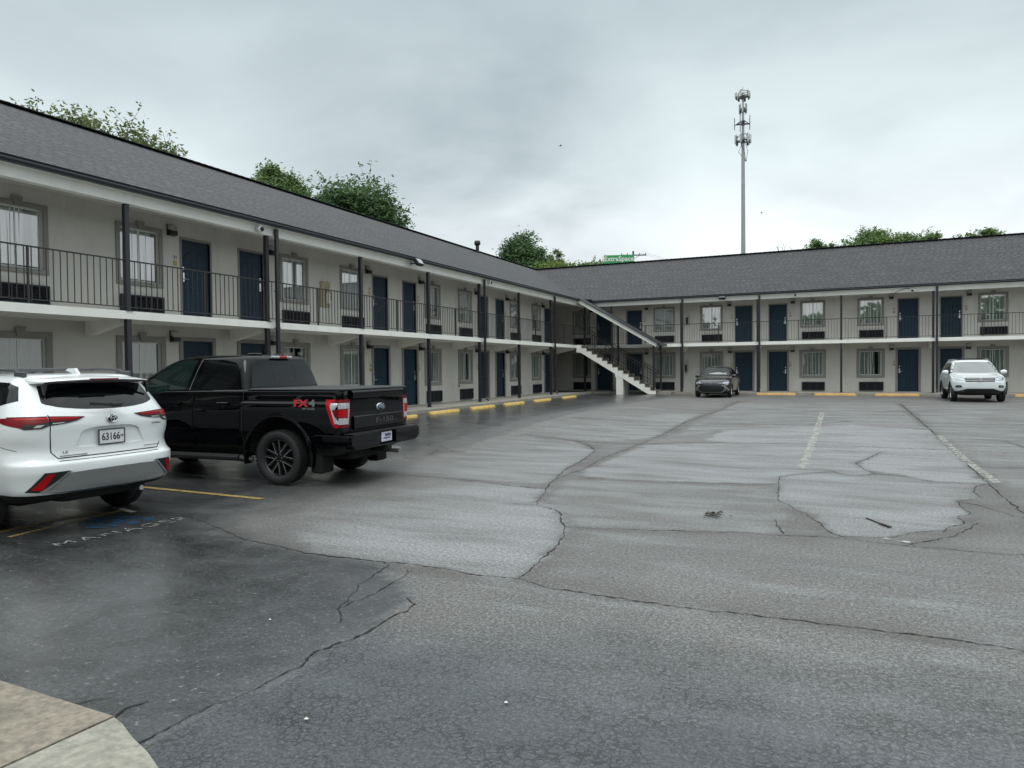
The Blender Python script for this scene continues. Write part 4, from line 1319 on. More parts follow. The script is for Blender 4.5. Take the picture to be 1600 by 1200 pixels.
# ------------------------------------------------------------------ cell tower
TX, TY, TT = -11.86, 99.9, 39.0
e = empty('cell_tower', (TX, TY, 0)); tag(e, 'tall grey cell tower pole with three tiers of antennas', 'cell tower')
b = MB().use('steel'); b.tube((0, 0, -.2), (0, 0, TT - 9), .39, .22, 20); b.tube((0, 0, TT - 9), (0, 0, TT - .8), .22, .12, 16); b.tube((0, 0, TT - .8), (0, 0, TT + .3), .05, .03, 6)
for z in (9, 18, 26): b.tube((0, 0, z), (0, 0, z + .12), .395 - z * .0053, .395 - z * .0053, 20)
link('pole', smooth(b.mesh('pole')), e)
for tier, (z, rad, n, hh, kind) in enumerate(((TT - 1.1, .92, 6, .8, 1), (TT - 2.8, .50, 3, 1.3, 2), (TT - 4.6, 1.1, 5, 1.6, 0), (TT - 7.0, 1.0, 7, 1.2, 1))):
    b = MB().use('darksteel')
    for i in range(3):
        a = 2 * PI * i / 3 + .35 + tier * .2; a2 = a + 2 * PI / 3
        p = Vector((math.cos(a) * rad, math.sin(a) * rad, z)); q = Vector((math.cos(a2) * rad, math.sin(a2) * rad, z))
        b.tube((0, 0, z), p, .07); b.tube((0, 0, z + .5), p, .04)
        if kind != 2: b.tube(p, q, .05); 
        if kind == 1: b.tube(p + Vector((0, 0, .7)), q + Vector((0, 0, .7)), .04)
    b.tube((0, 0, z - .3), (0, 0, z + .2), .24, .24, 10)
    t_ = link('mount', b.mesh('mount'), e)
    for i in range(n):
        a = 2 * PI * i / n + .35 + tier * .2
        rr = rad * (.98 + .08 * (i % 2))
        p = Vector((math.cos(a) * rr, math.sin(a) * rr, z))
        b = MB()
        if kind == 0: b.use('darksteel'); b.tube(p + Vector((0, 0, -hh / 2)), p + Vector((0, 0, hh / 2)), .05, .05, 6)
        else:
            b.use('antenna'); b.xf = Matrix.Translation(p) @ Matrix.Rotation(a, 4, 'Z'); b.bbox(-.05, .08, -.10, .10, -hh / 2 + .2, hh / 2 + .2, .03); b.use('darksteel'); b.tube((-.16, 0, -hh / 2), (-.16, 0, hh / 2 + .3), .035); b.bbox(-.22, -.05, -.12, .12, -.35, .1, .02)
        link('antenna', b.mesh('antenna'), t_)
b = MB().use('darksteel')
for i in range(4): b.path([(.3 * math.cos(i), .3 * math.sin(i), TT - 7.2), (.6 * math.cos(i * 1.7), .6 * math.sin(i * 1.7), TT - 8.4), (.4, 0, TT - 9.8)], .03, 5)
link('cable', b.mesh('cable'), e)

# ------------------------------------------------------------------ sign and utility pole
e = empty('billboard_sign', (-24.2, 82.9, 0), R(20)); tag(e, 'green storage sign reading ExtraSpace above the far roof', 'sign')
b = MB().use('steel'); b.tube((-1.2, .15, -.1), (-1.2, .15, 15.0), .12); b.tube((1.2, .15, -.1), (1.2, .15, 15.0), .12); link('post', b.mesh('post'), e)
b = MB().use('green'); b.bbox(-1.78, 1.78, -.10, .10, 13.0, 15.28, .02); link('sign_panel', b.mesh('sign_panel'), e)
me = text_mesh('ExtraSpace', .78, 'signwhite', .01, 1.02, .016); o = link('lettering', me, e); o.location = (0, -.115, 14.80); o.rotation_euler = (R(90), 0, 0)
me = text_mesh('Storage', .6, 'signwhite', .01, 1.06, .012); o = link('lettering', me, e); o.location = (0, -.115, 13.85); o.rotation_euler = (R(90), 0, 0)
e = empty('utility_pole', (-22.9, 84.6, 0), R(25)); tag(e, 'wooden utility pole with a crossarm beside the green sign', 'utility pole')
b = MB().use('wood'); b.tube((0, 0, -.1), (0, 0, 15.9), .17, .12, 10); link('pole', b.mesh('pole'), e)
b = MB().use('wood'); b.box(-1.5, 1.6, -.06, .06, 15.35, 15.48); b.bar((-.8, 0, 15.38), (0, 0, 14.9), .04, .05); b.bar((.8, 0, 15.38), (0, 0, 14.9), .04, .05); link('crossarm', b.mesh('crossarm'), e)
for x in (-1.4, -.7, .75, 1.5):
    b = MB().use('lampdark'); b.tube((x, 0, 15.48), (x, 0, 15.70), .05, .035); link('insulator', b.mesh('insulator'), e)
e2 = MB().use('ink')
for x in (1.5, .75):
    a = Vector((-22.9, 84.6, 15.7)) + Vector((math.cos(R(25)) * x, math.sin(R(25)) * x, 0)); q = Vector((18, 112, 14))
    pts = [a.lerp(q, t / 12) + Vector((0, 0, -3.0 * 4 * (t / 12) * (1 - t / 12))) for t in range(13)]
    e2.path(pts, .012, 4)
o = link('power_line', e2.mesh('power_line')); tag(o, 'thin sagging power wires running right from the utility pole', 'power line')

# ------------------------------------------------------------------ small things
for (x, y, z, rz, lb) in ((-25.2, 66.1, 23.8, .7, 'tiny dark bird in flight, left of the cell tower in open sky'), (-8.1, 84.9, 19.1, .2, 'tiny dark bird flying low, just right of the cell tower')):
    e = MB().use('bird')
    e.lathe([(-.28, 0), (-.15, .05), (0, .08), (.14, .06), (.22, .05), (.30, 0)], 10, (0, 0, 0), 'x')
    for s_ in (-1, 1): e.add([(-.08, s_ * .05, .02), (.10, s_ * .05, .02), (.08, s_ * .34, .16), (-.04, s_ * .60, .08), (-.10, s_ * .34, .13)], [(0, 1, 2, 3, 4)])
    e.add([(-.26, -.03, 0), (-.26, .03, 0), (-.44, .08, 0), (-.44, -.08, 0)], [(0, 1, 2, 3)])
    o = link('bird', e.mesh('bird'), None, (x, y, z), rz); o.scale = (.55, .55, .55); tag(o, lb, 'bird')
rnd = random.Random(12)
b = MB().use('litter')
for i in range(70):
    x, y = rnd.gauss(0, .055), rnd.gauss(0, .08); s_ = rnd.uniform(.012, .035); a = rnd.uniform(0, PI); z = .01 + rnd.uniform(0, .025)
    ux, uy = math.cos(a) * s_, math.sin(a) * s_
    b.add([(x - ux, y - uy, z), (x + uy * .5, y - ux * .5, z + rnd.uniform(0, .012)), (x + ux, y + uy, z), (x - uy * .5, y + ux * .5, z + rnd.uniform(0, .012))], [(0, 1, 2, 3)])
tag(link('leaf_litter', b.mesh('leaf_litter'), None, (-1.34, 8.44, 0)), 'dark clump of wet leaves in the middle of the lot', 'leaves')
b = MB().use('litter'); b.bar((.27, 8.92, .012), (.47, 8.52, .012), .014, .010); b.bar((.40, 8.66, .014), (.49, 8.50, .014), .035, .010)
tag(link('stick', b.mesh('stick')), 'short dark stick lying on the lot, right of the leaf clump', 'stick')
for x, y, s_, lb in ((-2.42, 2.72, .011, 'tiny white fleck right of the long near crack'), (-1.58, 3.28, .010, 'small white fleck near the bottom centre of the lot'), (-3.62, 3.72, .009, 'tiny white fleck on the dark sealed asphalt left of the near crack')):
    b = MB().use('paper'); b.add([(-s_, -s_ * .5, .006), (s_, -s_ * .7, .010), (s_ * 1.1, s_ * .5, .007), (-s_ * .4, s_ * .8, .012)], [(0, 1, 2, 3)])
    tag(link('paper_scrap', b.mesh('paper_scrap'), None, (x, y, 0)), lb, 'litter')

# ------------------------------------------------------------------ vehicles
def mono(xs):
    """monotone cubic tangents on an index parameter"""
    n = len(xs); d = [xs[i + 1] - xs[i] for i in range(n - 1)]
    m_ = [d[0]] + [0 if d[i - 1] * d[i] <= 0 else 2 * d[i - 1] * d[i] / (d[i - 1] + d[i]) for i in range(1, n - 1)] + [d[-1]]
    return m_


def interp_levels(levels, sub):
    cols = list(zip(*levels)); tg = [mono(list(c)) for c in cols]; out = []
    for i in range(len(levels) - 1):
        for k in range(sub):
            t = k / sub; h0 = 2 * t ** 3 - 3 * t ** 2 + 1; h1 = t ** 3 - 2 * t ** 2 + t; h2 = -2 * t ** 3 + 3 * t ** 2; h3 = t ** 3 - t ** 2
            out.append([c[i] * h0 + g[i] * h1 + c[i + 1] * h2 + g[i + 1] * h3 for c, g in zip(cols, tg)])
    out.append(list(levels[-1])); return out


def outline(row, NS=46):
    z, xr, xf, w_, rr, rf, br, bf = row
    rr = min(rr, w_ * .95); rf = min(rf, w_ * .95); pts = []
    for i in range(7): y = (w_ - rr) * i / 7; pts.append((xr, y))
    for i in range(9): a = PI / 2 * i / 9; pts.append((xr + rr * (1 - math.cos(a)), w_ - rr + rr * math.sin(a)))
    xa, xb_ = xr + rr, xf - rf
    for i in range(NS): pts.append((xa + (xb_ - xa) * i / NS, w_))
    for i in range(9): a = PI / 2 * i / 9; pts.append((xf - rf + rf * math.sin(a), w_ - rf + rf * math.cos(a)))
    for i in range(8): y = (w_ - rf) * (1 - i / 7); pts.append((xf, y))
    out = []
    for x, y in pts:
        q = (y / w_) ** 2 if w_ else 0
        mid = (xr + xf) / 2
        if x < mid: x += br * q * max(0, 1 - (x - xr) / 1.2)
        else: x -= bf * q * max(0, 1 - (xf - x) / 1.4)
        out.append((x, y, z))
    return out


def car_body(name, levels, paint, wheels, ra, sub=4, taper=None, cuts=(), low=.3, under='under'):
    rows = [outline(r_) for r_ in interp_levels(levels, sub)]
    n = len(rows[0]); vs = []; idx = []
    for r_ in rows:
        ring = []
        full = r_ + [(x, -y, z) for x, y, z in reversed(r_[1:-1])]
        for x, y, z in full:
            if taper: x, y, z = taper(x, y, z)
            vs.append((x, y, z)); ring.append(len(vs) - 1)
        idx.append(ring)
    fs = []; N = len(idx[0])
    for a, c in zip(idx, idx[1:]):
        for i in range(N): j = (i + 1) % N; fs.append((a[i], a[j], c[j], c[i]))
    def cap(ring, flip):
        half = len(rows[0])
        for i in range(half - 1):
            a, c = ring[i], ring[i + 1]
            a2 = ring[(N - i) % N]; c2 = ring[(N - i - 1) % N]
            f = [a, c, c2, a2]; g = []
            for q in f:
                if q not in g: g.append(q)
            if len(g) > 2: fs.append(tuple(reversed(g)) if flip else tuple(g))
    cap(idx[0], False); cap(idx[-1], True)
    me = bpy.data.meshes.new(name); me.from_pydata(vs, [], fs)
    bm = bmesh.new(); bm.from_mesh(me); bmesh.ops.remove_doubles(bm, verts=bm.verts, dist=.0005); bmesh.ops.recalc_face_normals(bm, faces=bm.faces); bm.to_mesh(me); bm.free()
    me.materials.append(M[paint]); me.materials.append(M[under])
    o = bpy.data.objects.new(name, me); COL.objects.link(o)
    cutters = []
    for (wx, hw, wz) in wheels:
        for s_ in (-1, 1):
            mb = MB(); mb.use(under); mb.tube((wx, s_ * (hw - .42), wz), (wx, s_ * 1.4, wz), ra, ra, 40); cutters.append(mb)
    for pts, a, c, ax, mt in cuts:
        mb = MB(); mb.use(mt); mb.prism(pts, a, c, ax); cutters.append(mb)
    obs = []
    for mb in cutters:
        cm = mb.mesh('cutter'); co = bpy.data.objects.new('cutter', cm); COL.objects.link(co); obs.append(co)
        md = o.modifiers.new('cut', 'BOOLEAN'); md.operation = 'DIFFERENCE'; md.object = co; md.solver = 'EXACT'; md.material_mode = 'TRANSFER'
    bpy.context.view_layer.update()
    ev = o.evaluated_get(bpy.context.evaluated_depsgraph_get())
    me2 = bpy.data.meshes.new_from_object(ev)
    bpy.data.objects.remove(o)
    for co in obs: bpy.data.objects.remove(co)
    me2.name = name
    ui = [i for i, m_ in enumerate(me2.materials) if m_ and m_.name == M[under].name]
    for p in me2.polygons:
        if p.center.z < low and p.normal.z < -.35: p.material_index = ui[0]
    smooth(me2, 32)
    bvh = BVHTree.FromPolygons([v.co.copy() for v in me2.vertices], [tuple(p.vertices) for p in me2.polygons])
    return me2, bvh


DIRS = {'left': Vector((0, -1, 0)), 'right': Vector((0, 1, 0)), 'rear': Vector((1, 0, 0)), 'front': Vector((-1, 0, 0)), 'top': Vector((0, 0, -1))}


def to3(view, p):
    if view == 'left': return Vector((p[0], 3, p[1]))
    if view == 'right': return Vector((p[0], -3, p[1]))
    if view == 'rear': return Vector((-6, p[0], p[1]))
    if view == 'front': return Vector((8, p[0], p[1]))
    return Vector((p[0], p[1], 4))


def chaikin(pts, n=1):
    for _ in range(n):
        out = []
        for a, c in zip(pts, pts[1:] + pts[:1]):
            out += [(a[0] * .8 + c[0] * .2, a[1] * .8 + c[1] * .2), (a[0] * .2 + c[0] * .8, a[1] * .2 + c[1] * .8)]
        pts = out
    return pts


def panel(bvh, view, poly, mname, off=.004, d=.05, rnd_=0, depth=.02, flat=None):
    """a panel whose outline is poly in a side/rear/front/top view, lying on the body"""
    poly = [tuple(p) for p in poly]
    if rnd_: poly = chaikin(poly, rnd_)
    pts = []
    for a, c in zip(poly, poly[1:] + poly[:1]):
        L = math.hypot(c[0] - a[0], c[1] - a[1]); n = max(1, int(L / d))
        for i in range(n): pts.append((a[0] + (c[0] - a[0]) * i / n, a[1] + (c[1] - a[1]) * i / n))
    nb = len(pts)
    x0 = min(p[0] for p in pts); x1 = max(p[0] for p in pts); y0 = min(p[1] for p in pts); y1 = max(p[1] for p in pts)
    y = y0 + d * .5
    while y < y1:
        x = x0 + d * .5
        while x < x1:
            if inside((x, y), pts) and min((x - p[0]) ** 2 + (y - p[1]) ** 2 for p in pts) > (d * .35) ** 2: pts.append((x, y))
            x += d
        y += d
    V2 = [Vector(p) for p in pts]
    vo, eo, fo = delaunay_2d_cdt(V2, [(i, (i + 1) % nb) for i in range(nb)], [], 1, 1e-6)[:3]
    D = DIRS[view]; vs = []
    hits = []
    for p in vo:
        o_ = to3(view, (p.x, p.y)); h = bvh.ray_cast(o_, D)
        hits.append(h[0])
    good = [i for i, h in enumerate(hits) if h is not None]
    for i, p in enumerate(vo):
        h = hits[i]
        if h is None:
            j = min(good, key=lambda k: (vo[k] - p).length_squared)
            o_ = to3(view, (p.x, p.y)); g = hits[j]
            h = o_ + D * ((g - o_).dot(D))
        if flat is not None: 
            h = Vector(h); ax = {'left': 1, 'right': 1, 'rear': 0, 'front': 0, 'top': 2}[view]; h[ax] = flat
        vs.append(h - D * off)
    mb = MB().use(mname)
    n = len(vs)
    # boundary edges of the triangulation
    ed = {}
    for f in fo:
        f = list(f)
        for a, c in zip(f, f[1:] + f[:1]): ed[(a, c)] = 1
    bnd = [(a, c) for (a, c) in ed if (c, a) not in ed]
    bi = {}
    allv = list(vs)
    for a, c in bnd:
        for k in (a, c):
            if k not in bi: bi[k] = len(allv); allv.append(vs[k] + D * (depth + off))
    mb.add(allv, [tuple(f) for f in fo] + [(c, a, bi[a], bi[c]) for a, c in bnd])
    me = mb.mesh('panel'); smooth(me, 40)
    return me


def wheel(root, x, y, r, w_, rr, style, seed=0):
    """a wheel whose outer face looks to +y (y>0) or -y; rim mesh with the tyre as its piece"""
    s_ = 1 if y > 0 else -1
    h = w_ / 2
    t = MB().use('tyre')
    t.lathe([(-h * .75, rr * .98), (-h * .95, rr * 1.06), (-h, (r + rr) / 2), (-h * .92, r * .95), (-h * .75, r * .985), (-h * .5, r), (-h * .12, r), (-h * .10, r - .008), (h * .10, r - .008), (h * .12, r), (h * .5, r), (h * .75, r * .985), (h * .92, r * .95), (h, (r + rr) / 2), (h * .95, rr * 1.06), (h * .75, rr * .98)], 44)
    if style == 'truck':
        for i in range(44):
            a = 2 * PI * i / 44
            t.xf = Matrix.Rotation(a, 4, 'Y'); t.box(-.018, .018, h * .55, h * .93, r * .975, r * 1.004)
        t.xf = None
    rm = MB().use({'truck': 'rimdark', 'suv': 'rimsilver'}.get(style, 'rimsilver'))
    rm.lathe([(h * .72, rr * 1.0), (h * .74, rr * .95), (h * .60, rr * .90), (-h * .6, rr * .86)], 40)
    rm.lathe([(h * .1, .001), (h * .08, rr * .5), (-h * .3, rr * .86)], 30) if style != 'truck' else None
    n = 6 if style == 'truck' else 5
    mats_ = ('rimdark', 'rimedge') if style == 'truck' else ('rimsilver', 'rimsilver')
    for i in range(n):
        a = 2 * PI * i / n + .26
        rm.xf = Matrix.Rotation(a, 4, 'Y')
        for q in (-1, 1):
            rm.use(mats_[0])
            rm.prism([(q * .022 - .018, rr * .12), (q * .022 + .018, rr * .12), (q * .047 + .017, rr * .95), (q * .047 - .017, rr * .95)], h * .40, h * .62, 'y')
            rm.use(mats_[1]); e0 = q * .040; 
            rm.prism([(q * .040 - .004, rr * .22), (q * .040 + .004, rr * .22), (q * .066 + .003, rr * .95), (q * .066 - .003, rr * .95)], h * .622, h * .632, 'y')
    rm.xf = None
    rm.use(mats_[0]); rm.lathe([(h * .40, rr * .26), (h * .66, rr * .24), (h * .68, rr * .12), (h * .68, 0.001)], 20)
    rm.use('rimedge')
    for i in range(n):
        a = 2 * PI * i / n; rm.tube((math.cos(a) * rr * .19, h * .6, math.sin(a) * rr * .19), (math.cos(a) * rr * .19, h * .69, math.sin(a) * rr * .19), .010, .008, 6)
    rm.use('under'); rm.lathe([(-h * .2, .001), (-h * .2, rr * .85)], 24)
    o = link('wheel', smooth(rm.mesh('wheel')), root); o.location = (x, y, r); o.rotation_euler = (0, R(seed * 17), 0 if s_ > 0 else PI)
    q = link('tyre', smooth(t.mesh('tyre'), 50), o)
    return o


def mirror_obj(root, x, y, z, paint, s_, sz=1.0):
    b = MB().use(paint)
    b.lathe([(-.12, .0), (-.11, .055), (-.04, .085), (.05, .085), (.09, .06), (.095, 0)], 16, (0, 0, 0), 'y')
    me = b.mesh('side_mirror'); smooth(me)
    o = link('side_mirror', me, root); o.location = (x, y + s_ * .13 * sz, z); o.scale = (.75 * sz, 1.05 * sz, 1.0 * sz)
    b = MB().use('plastic'); b.bar((0, -s_ * .16, -.06), (0, -s_ * .02, -.03), .05, .04); link('mirror_arm', b.mesh('mirror_arm'), o)
    b = MB().use('screen'); b.lathe([(0, 0.0), (0, .075)], 14, (-.086, 0, 0), 'x'); link('mirror_glass', b.mesh('mirror_glass'), o)


def put_panel(name, root, *a, label=None, **k):
    me = panel(*a, **k); me.name = name
    o = link(name, me, root)
    if label: o['label'] = label
    return o


def vehicle(name, loc, rz, label, cat):
    e = empty(name, loc, rz); tag(e, label, cat); return e

REAR_E, LEFT_E, RIGHT_E, FRONT_E = (R(90), 0, R(-90)), (R(90), 0, R(180)), (R(90), 0, 0), (R(90), 0, R(90))


def text_on(name, root, s, size, mname, loc, eul, ex=.003, sx=1.0, bold=0.0, sp=1.0):
    o = link(name, text_mesh(s, size, mname, ex, sp, bold), root); o.location = loc; o.rotation_euler = eul; o.scale = (sx, 1, 1); return o


def mir(poly): return [(-a, c) for a, c in reversed(poly)]


def arch_trim(root, x, z, r0, r1, yin, yout, mname, a0=-8, a1=188, name='arch_trim'):
    for s_ in (-1, 1):
        b = MB().use(mname); n = 28; vs = []
        for i in range(n + 1):
            a = R(a0 + (a1 - a0) * i / n); c, q = math.cos(a), math.sin(a)
            for rr, y in ((r0, yin), (r0, yout), (r0 + (r1 - r0) * .5, yout + .008), (r1, yout - .012), (r1, yin)): vs.append((x + c * rr, s_ * y, z + q * rr))
        fs = [(i * 5 + k, i * 5 + (k + 1) % 5, i * 5 + 5 + (k + 1) % 5, i * 5 + 5 + k) for i in range(n) for k in range(5)]
        b.add(vs, fs); me = b.mesh(name); smooth(me, 45); link(name, me, root)


# ======== white suv (rear view), nose to the motel
suv = vehicle('parked_suv', (-8.60, 5.36, 0), PI, 'white suv seen from behind, plate 63166, parked left of the black pickup', 'suv')
L = [(.33, -.60, 3.55, .76, .20, .3, .02, .1), (.41, -.95, 3.65, .86, .25, .4, .05, .12), (.47, -1.05, 3.72, .91, .30, .45, .06, .15), (.60, -1.10, 3.80, .945, .34, .5, .09, .2), (.70, -1.13, 3.82, .962, .36, .5, .10, .22),
     (.77, -1.125, 3.82, .965, .36, .5, .10, .22), (.82, -1.075, 3.80, .962, .36, .5, .10, .22), (.92, -1.055, 3.74, .958, .34, .5, .10, .25), (1.05, -1.055, 3.4, .960, .34, .5, .10, .25), (1.16, -1.06, 2.9, .955, .34, .45, .10, .25),
     (1.24, -1.05, 2.6, .94, .34, .4, .11, .2), (1.31, -1.02, 2.45, .915, .34, .4, .12, .2), (1.38, -.975, 2.3, .885, .32, .35, .12, .2), (1.50, -.88, 2.0, .825, .28, .3, .11, .15), (1.62, -.77, 1.7, .755, .22, .3, .10, .12), (1.68, -.70, 1.5, .70, .2, .3, .08, .1), (1.725, -.60, 1.2, .60, .2, .3, .05, .1), (1.742, -.40, .9, .40, .2, .2, .03, .05)]


def suv_taper(x, y, z):
    # muscular rear wheel arches, waist tucked in between
    bul = .030 * math.exp(-((x + .0) / .50) ** 2) * math.exp(-((z - .80) / .22) ** 2) - .030 * math.exp(-((x - 1.4) / .8) ** 2) * math.exp(-((z - .75) / .2) ** 2)
    tuck = -.045 * math.exp(-((x + .95) / .28) ** 2) * math.exp(-((z - .93) / .10) ** 2)
    return x, y + (bul + tuck) * (1 if y > 0 else -1) * min(1, abs(y) / .8), z


recess = [(-.42, .925), (.42, .925), (.40, .97), (.33, 1.145), (-.33, 1.145), (-.40, .97)]
me, bv = car_body('body', L, 'whitep', ((0, .96, .40), (2.85, .96, .40)), .43, 5, suv_taper, [([(-a, c) for a, c in chaikin(recess, 2)], -1.5, -1.022, 'x', 'whitep')], low=.45)
body = link('body', me, suv)
RV = dict(d=.045)
gl = [(-.655, 1.415), (-.52, 1.375), (-.30, 1.348), (0, 1.338), (.30, 1.348), (.52, 1.375), (.655, 1.415), (.655, 1.455), (.605, 1.645), (-.605, 1.645), (-.655, 1.455)]
lift = [(-.60, .835), (.60, .835), (.655, .90), (.665, 1.10), (.655, 1.30), (.68, 1.40), (.63, 1.66), (-.63, 1.66), (-.68, 1.40), (-.655, 1.30), (-.665, 1.10), (-.655, .90)]


def seam(root, bvh, view, pts, wd=.009, closed=False, name='panel_gap', mname='under'):
    D = DIRS[view]; out = []
    P = pts + ([pts[0]] if closed else [])
    for a, c in zip(P, P[1:]):
        n = max(1, int(math.hypot(c[0] - a[0], c[1] - a[1]) / .04))
        for i in range(n): out.append((a[0] + (c[0] - a[0]) * i / n, a[1] + (c[1] - a[1]) * i / n))
    out.append(P[-1]); b = MB().use(mname); prev = None; vs = []; fs = []
    for i, p in enumerate(out):
        j0, j1 = out[max(0, i - 1)], out[min(len(out) - 1, i + 1)]
        dx, dy = j1[0] - j0[0], j1[1] - j0[1]; L_ = math.hypot(dx, dy) or 1; nx, ny = -dy / L_ * wd / 2, dx / L_ * wd / 2
        q = []
        for s_ in (-1, 1):
            h = bvh.ray_cast(to3(view, (p[0] + s_ * nx, p[1] + s_ * ny)), D)[0]
            if h is None: break
            q.append(h - D * .0022)
        if len(q) < 2: prev = None; continue
        o = len(vs); vs += q
        if prev is not None: fs.append((prev, prev + 1, o + 1, o))
        prev = o
    b.add(vs, fs); return link(name, b.mesh(name), root)


seam(body, bv, 'rear', lift[11:] + lift[:5], .010)
seam(body, bv, 'rear', [(-.60, .805), (.60, .805)], .006)
seam(body, bv, 'left', [(-.50, 1.10), (-.62, .98), (-.80, .93)], .005)
rg = put_panel('rear_window', suv, bv, 'rear', gl, 'carglass', .004, .045, 1)
b = MB().use('plastic'); b.bar((-1.085, .27, 1.405), (-1.10, -.02, 1.375), .022, .03); b.bbox(-1.12, -1.06, -.10, .04, 1.355, 1.405, .01)
link('wiper', b.mesh('wiper'), rg)
# spoiler over the glass
b = MB().use('whitep')
pr = [(-.45, 1.728), (-.72, 1.712), (-.93, 1.688), (-.955, 1.676), (-.93, 1.660), (-.74, 1.652), (-.60, 1.66)]
ys = [-.66, -.62, -.5, -.25, 0, .25, .5, .62, .66]
vs = []
for y in ys:
    k = abs(y) / .66; dx = .10 * k ** 2 + (.10 if k > .95 else 0); dz = -.030 * k ** 2
    for x, z in pr: vs.append((x + dx * (1 if x < -.6 else .3), y, z + dz))
n = len(pr)
b.add(vs, [(i * n + k, i * n + (k + 1) % n, (i + 1) * n + (k + 1) % n, (i + 1) * n + k) for i in range(len(ys) - 1) for k in range(n)] + [tuple(range(n)), tuple(range((len(ys) - 1) * n, len(ys) * n))])
sp_ = link('spoiler', smooth(b.mesh('spoiler'), 50), suv)
b = MB().use('red'); b.bbox(-.958, -.93, -.17, .17, 1.664, 1.682, .003); link('brake_light', b.mesh('brake_light'), sp_)
b = MB().use('plastic')
for s_ in (-1, 1): b.prism([(s_ * .58, 1.64), (s_ * .645, 1.62), (s_ * .62, 1.50), (s_ * .60, 1.58)], -.86, -.83, 'x')
b.box(-.90, -.80, -.58, .58, 1.635, 1.652)
link('spoiler_shade', b.mesh('spoiler_shade'), sp_)
# tail lamps: inner blade on the liftgate, outer housing wrapping to the side
for s_, f in ((1, lambda p: p), (-1, mir)):
    o = put_panel('tail_light', suv, bv, 'rear', f([(.30, 1.268), (.655, 1.288), (.655, 1.19), (.50, 1.205), (.39, 1.228)]), 'plastic', .010, .03)
    put_panel('lens', o, bv, 'rear', f([(.32, 1.266), (.655, 1.284), (.655, 1.232), (.43, 1.232)]), 'red', .014, .03)
    put_panel('reverse_light', o, bv, 'rear', f([(.52, 1.218), (.64, 1.214), (.64, 1.204), (.54, 1.208)]), 'lens', .014, .03)
    put_panel('lens', o, bv, 'rear', f([(.36, 1.262), (.655, 1.275), (.655, 1.260), (.38, 1.252)]), 'redb', .018, .03)
    o = put_panel('tail_light', suv, bv, 'rear', f([(.668, 1.288), (.80, 1.29), (.915, 1.288), (.925, 1.20), (.86, 1.155), (.74, 1.16), (.668, 1.188)]), 'plastic', .010, .025)
    put_panel('lens', o, bv, 'rear', f([(.672, 1.284), (.91, 1.284), (.915, 1.22), (.80, 1.205), (.672, 1.230)]), 'red', .014, .025)
    put_panel('signal_light', o, bv, 'rear', f([(.71, 1.20), (.77, 1.197), (.80, 1.172), (.75, 1.172)]), 'lens', .014, .025)
    put_panel('lens', o, bv, 'rear', f([(.672, 1.272), (.90, 1.272), (.90, 1.256), (.672, 1.258)]), 'redb', .018, .025)
    put_panel('lens', o, bv, 'left' if s_ > 0 else 'right', [(-.90, 1.288), (-.70, 1.277), (-.50, 1.268), (-.68, 1.215), (-.90, 1.165)], 'red', .008, .03)
    o = put_panel('reflector', suv, bv, 'rear', f([(.52, .700), (.75, .695), (.865, .50), (.70, .475)]), 'plastic', .012, .03)
    put_panel('lens', o, bv, 'rear', f([(.665, .680), (.725, .680), (.835, .520), (.755, .510)]), 'redb', .016, .03)
put_panel('bumper_panel', suv, bv, 'rear', [(-.52, .675), (-.3, .682), (0, .685), (.3, .682), (.52, .675), (.60, .60), (.70, .50), (.60, .478), (.3, .468), (0, .463), (-.3, .468), (-.60, .478), (-.70, .50), (-.60, .60)], 'silverp', .014, .04)
put_panel('bumper_trim', suv, bv, 'rear', [(-.50, .695), (-.53, .68), (-.61, .60), (-.71, .505), (-.60, .480), (-.3, .470), (0, .465), (.3, .470), (.60, .480), (.71, .505), (.61, .60), (.53, .68), (.50, .695), (.535, .695), (.64, .60), (.78, .49), (.60, .452), (.3, .444), (0, .440), (-.3, .444), (-.60, .452), (-.78, .49), (-.64, .60), (-.535, .695)], 'rimsilver', .020, .04)
b = MB().use('under'); b.bbox(-.92, -.4, -.50, .50, .33, .46, .04); b.bbox(-.3, 3.2, -.6, .6, .26, .42, .03); b.tube((0, -.8, .36), (0, .8, .36), .05, .05, 8); link('underbody', b.mesh('underbody'), suv)
b = MB().use('rimsilver'); b.tube((-.98, -.42, .36), (-.70, -.42, .36), .03, .03, 12); link('exhaust', b.mesh('exhaust'), suv)
# plate, badge, lettering
pl = MB().use('licence'); pl.bbox(-1.056, -1.048, -.152, .152, .945, 1.10, .003); pl.use('darksteel')
for (y0, y1, z0, z1) in ((-.160, .160, .935, .946), (-.160, .160, 1.099, 1.110), (-.160, -.151, .946, 1.099), (.151, .160, .946, 1.099)): pl.box(-1.062, -1.046, y0, y1, z0, z1)
plo = link('licence_plate', pl.mesh('licence_plate'), suv)
text_on('plate_number', plo, '63166', .115, 'ink', (-1.0575, .012, 1.018), REAR_E, .001, .78, .002)
text_on('plate_lettering', plo, 'OF', .035, 'ink', (-1.0575, -.122, 1.02), (R(90), R(0), R(-90)), .001, .8, .001)
text_on('plate_lettering', plo, 'Tennessee', .028, 'badgeblue', (-1.0575, .01, 1.082), REAR_E, .001, 1, .0008) if False else None
bd = MB().use('chrome')


def ring(mb, cy, cz, ry, rz_, r, x, n=26):
    p = [(x, cy + math.cos(2 * PI * i / n) * ry, cz + math.sin(2 * PI * i / n) * rz_) for i in range(n + 1)]
    mb.path(p, r, 6)


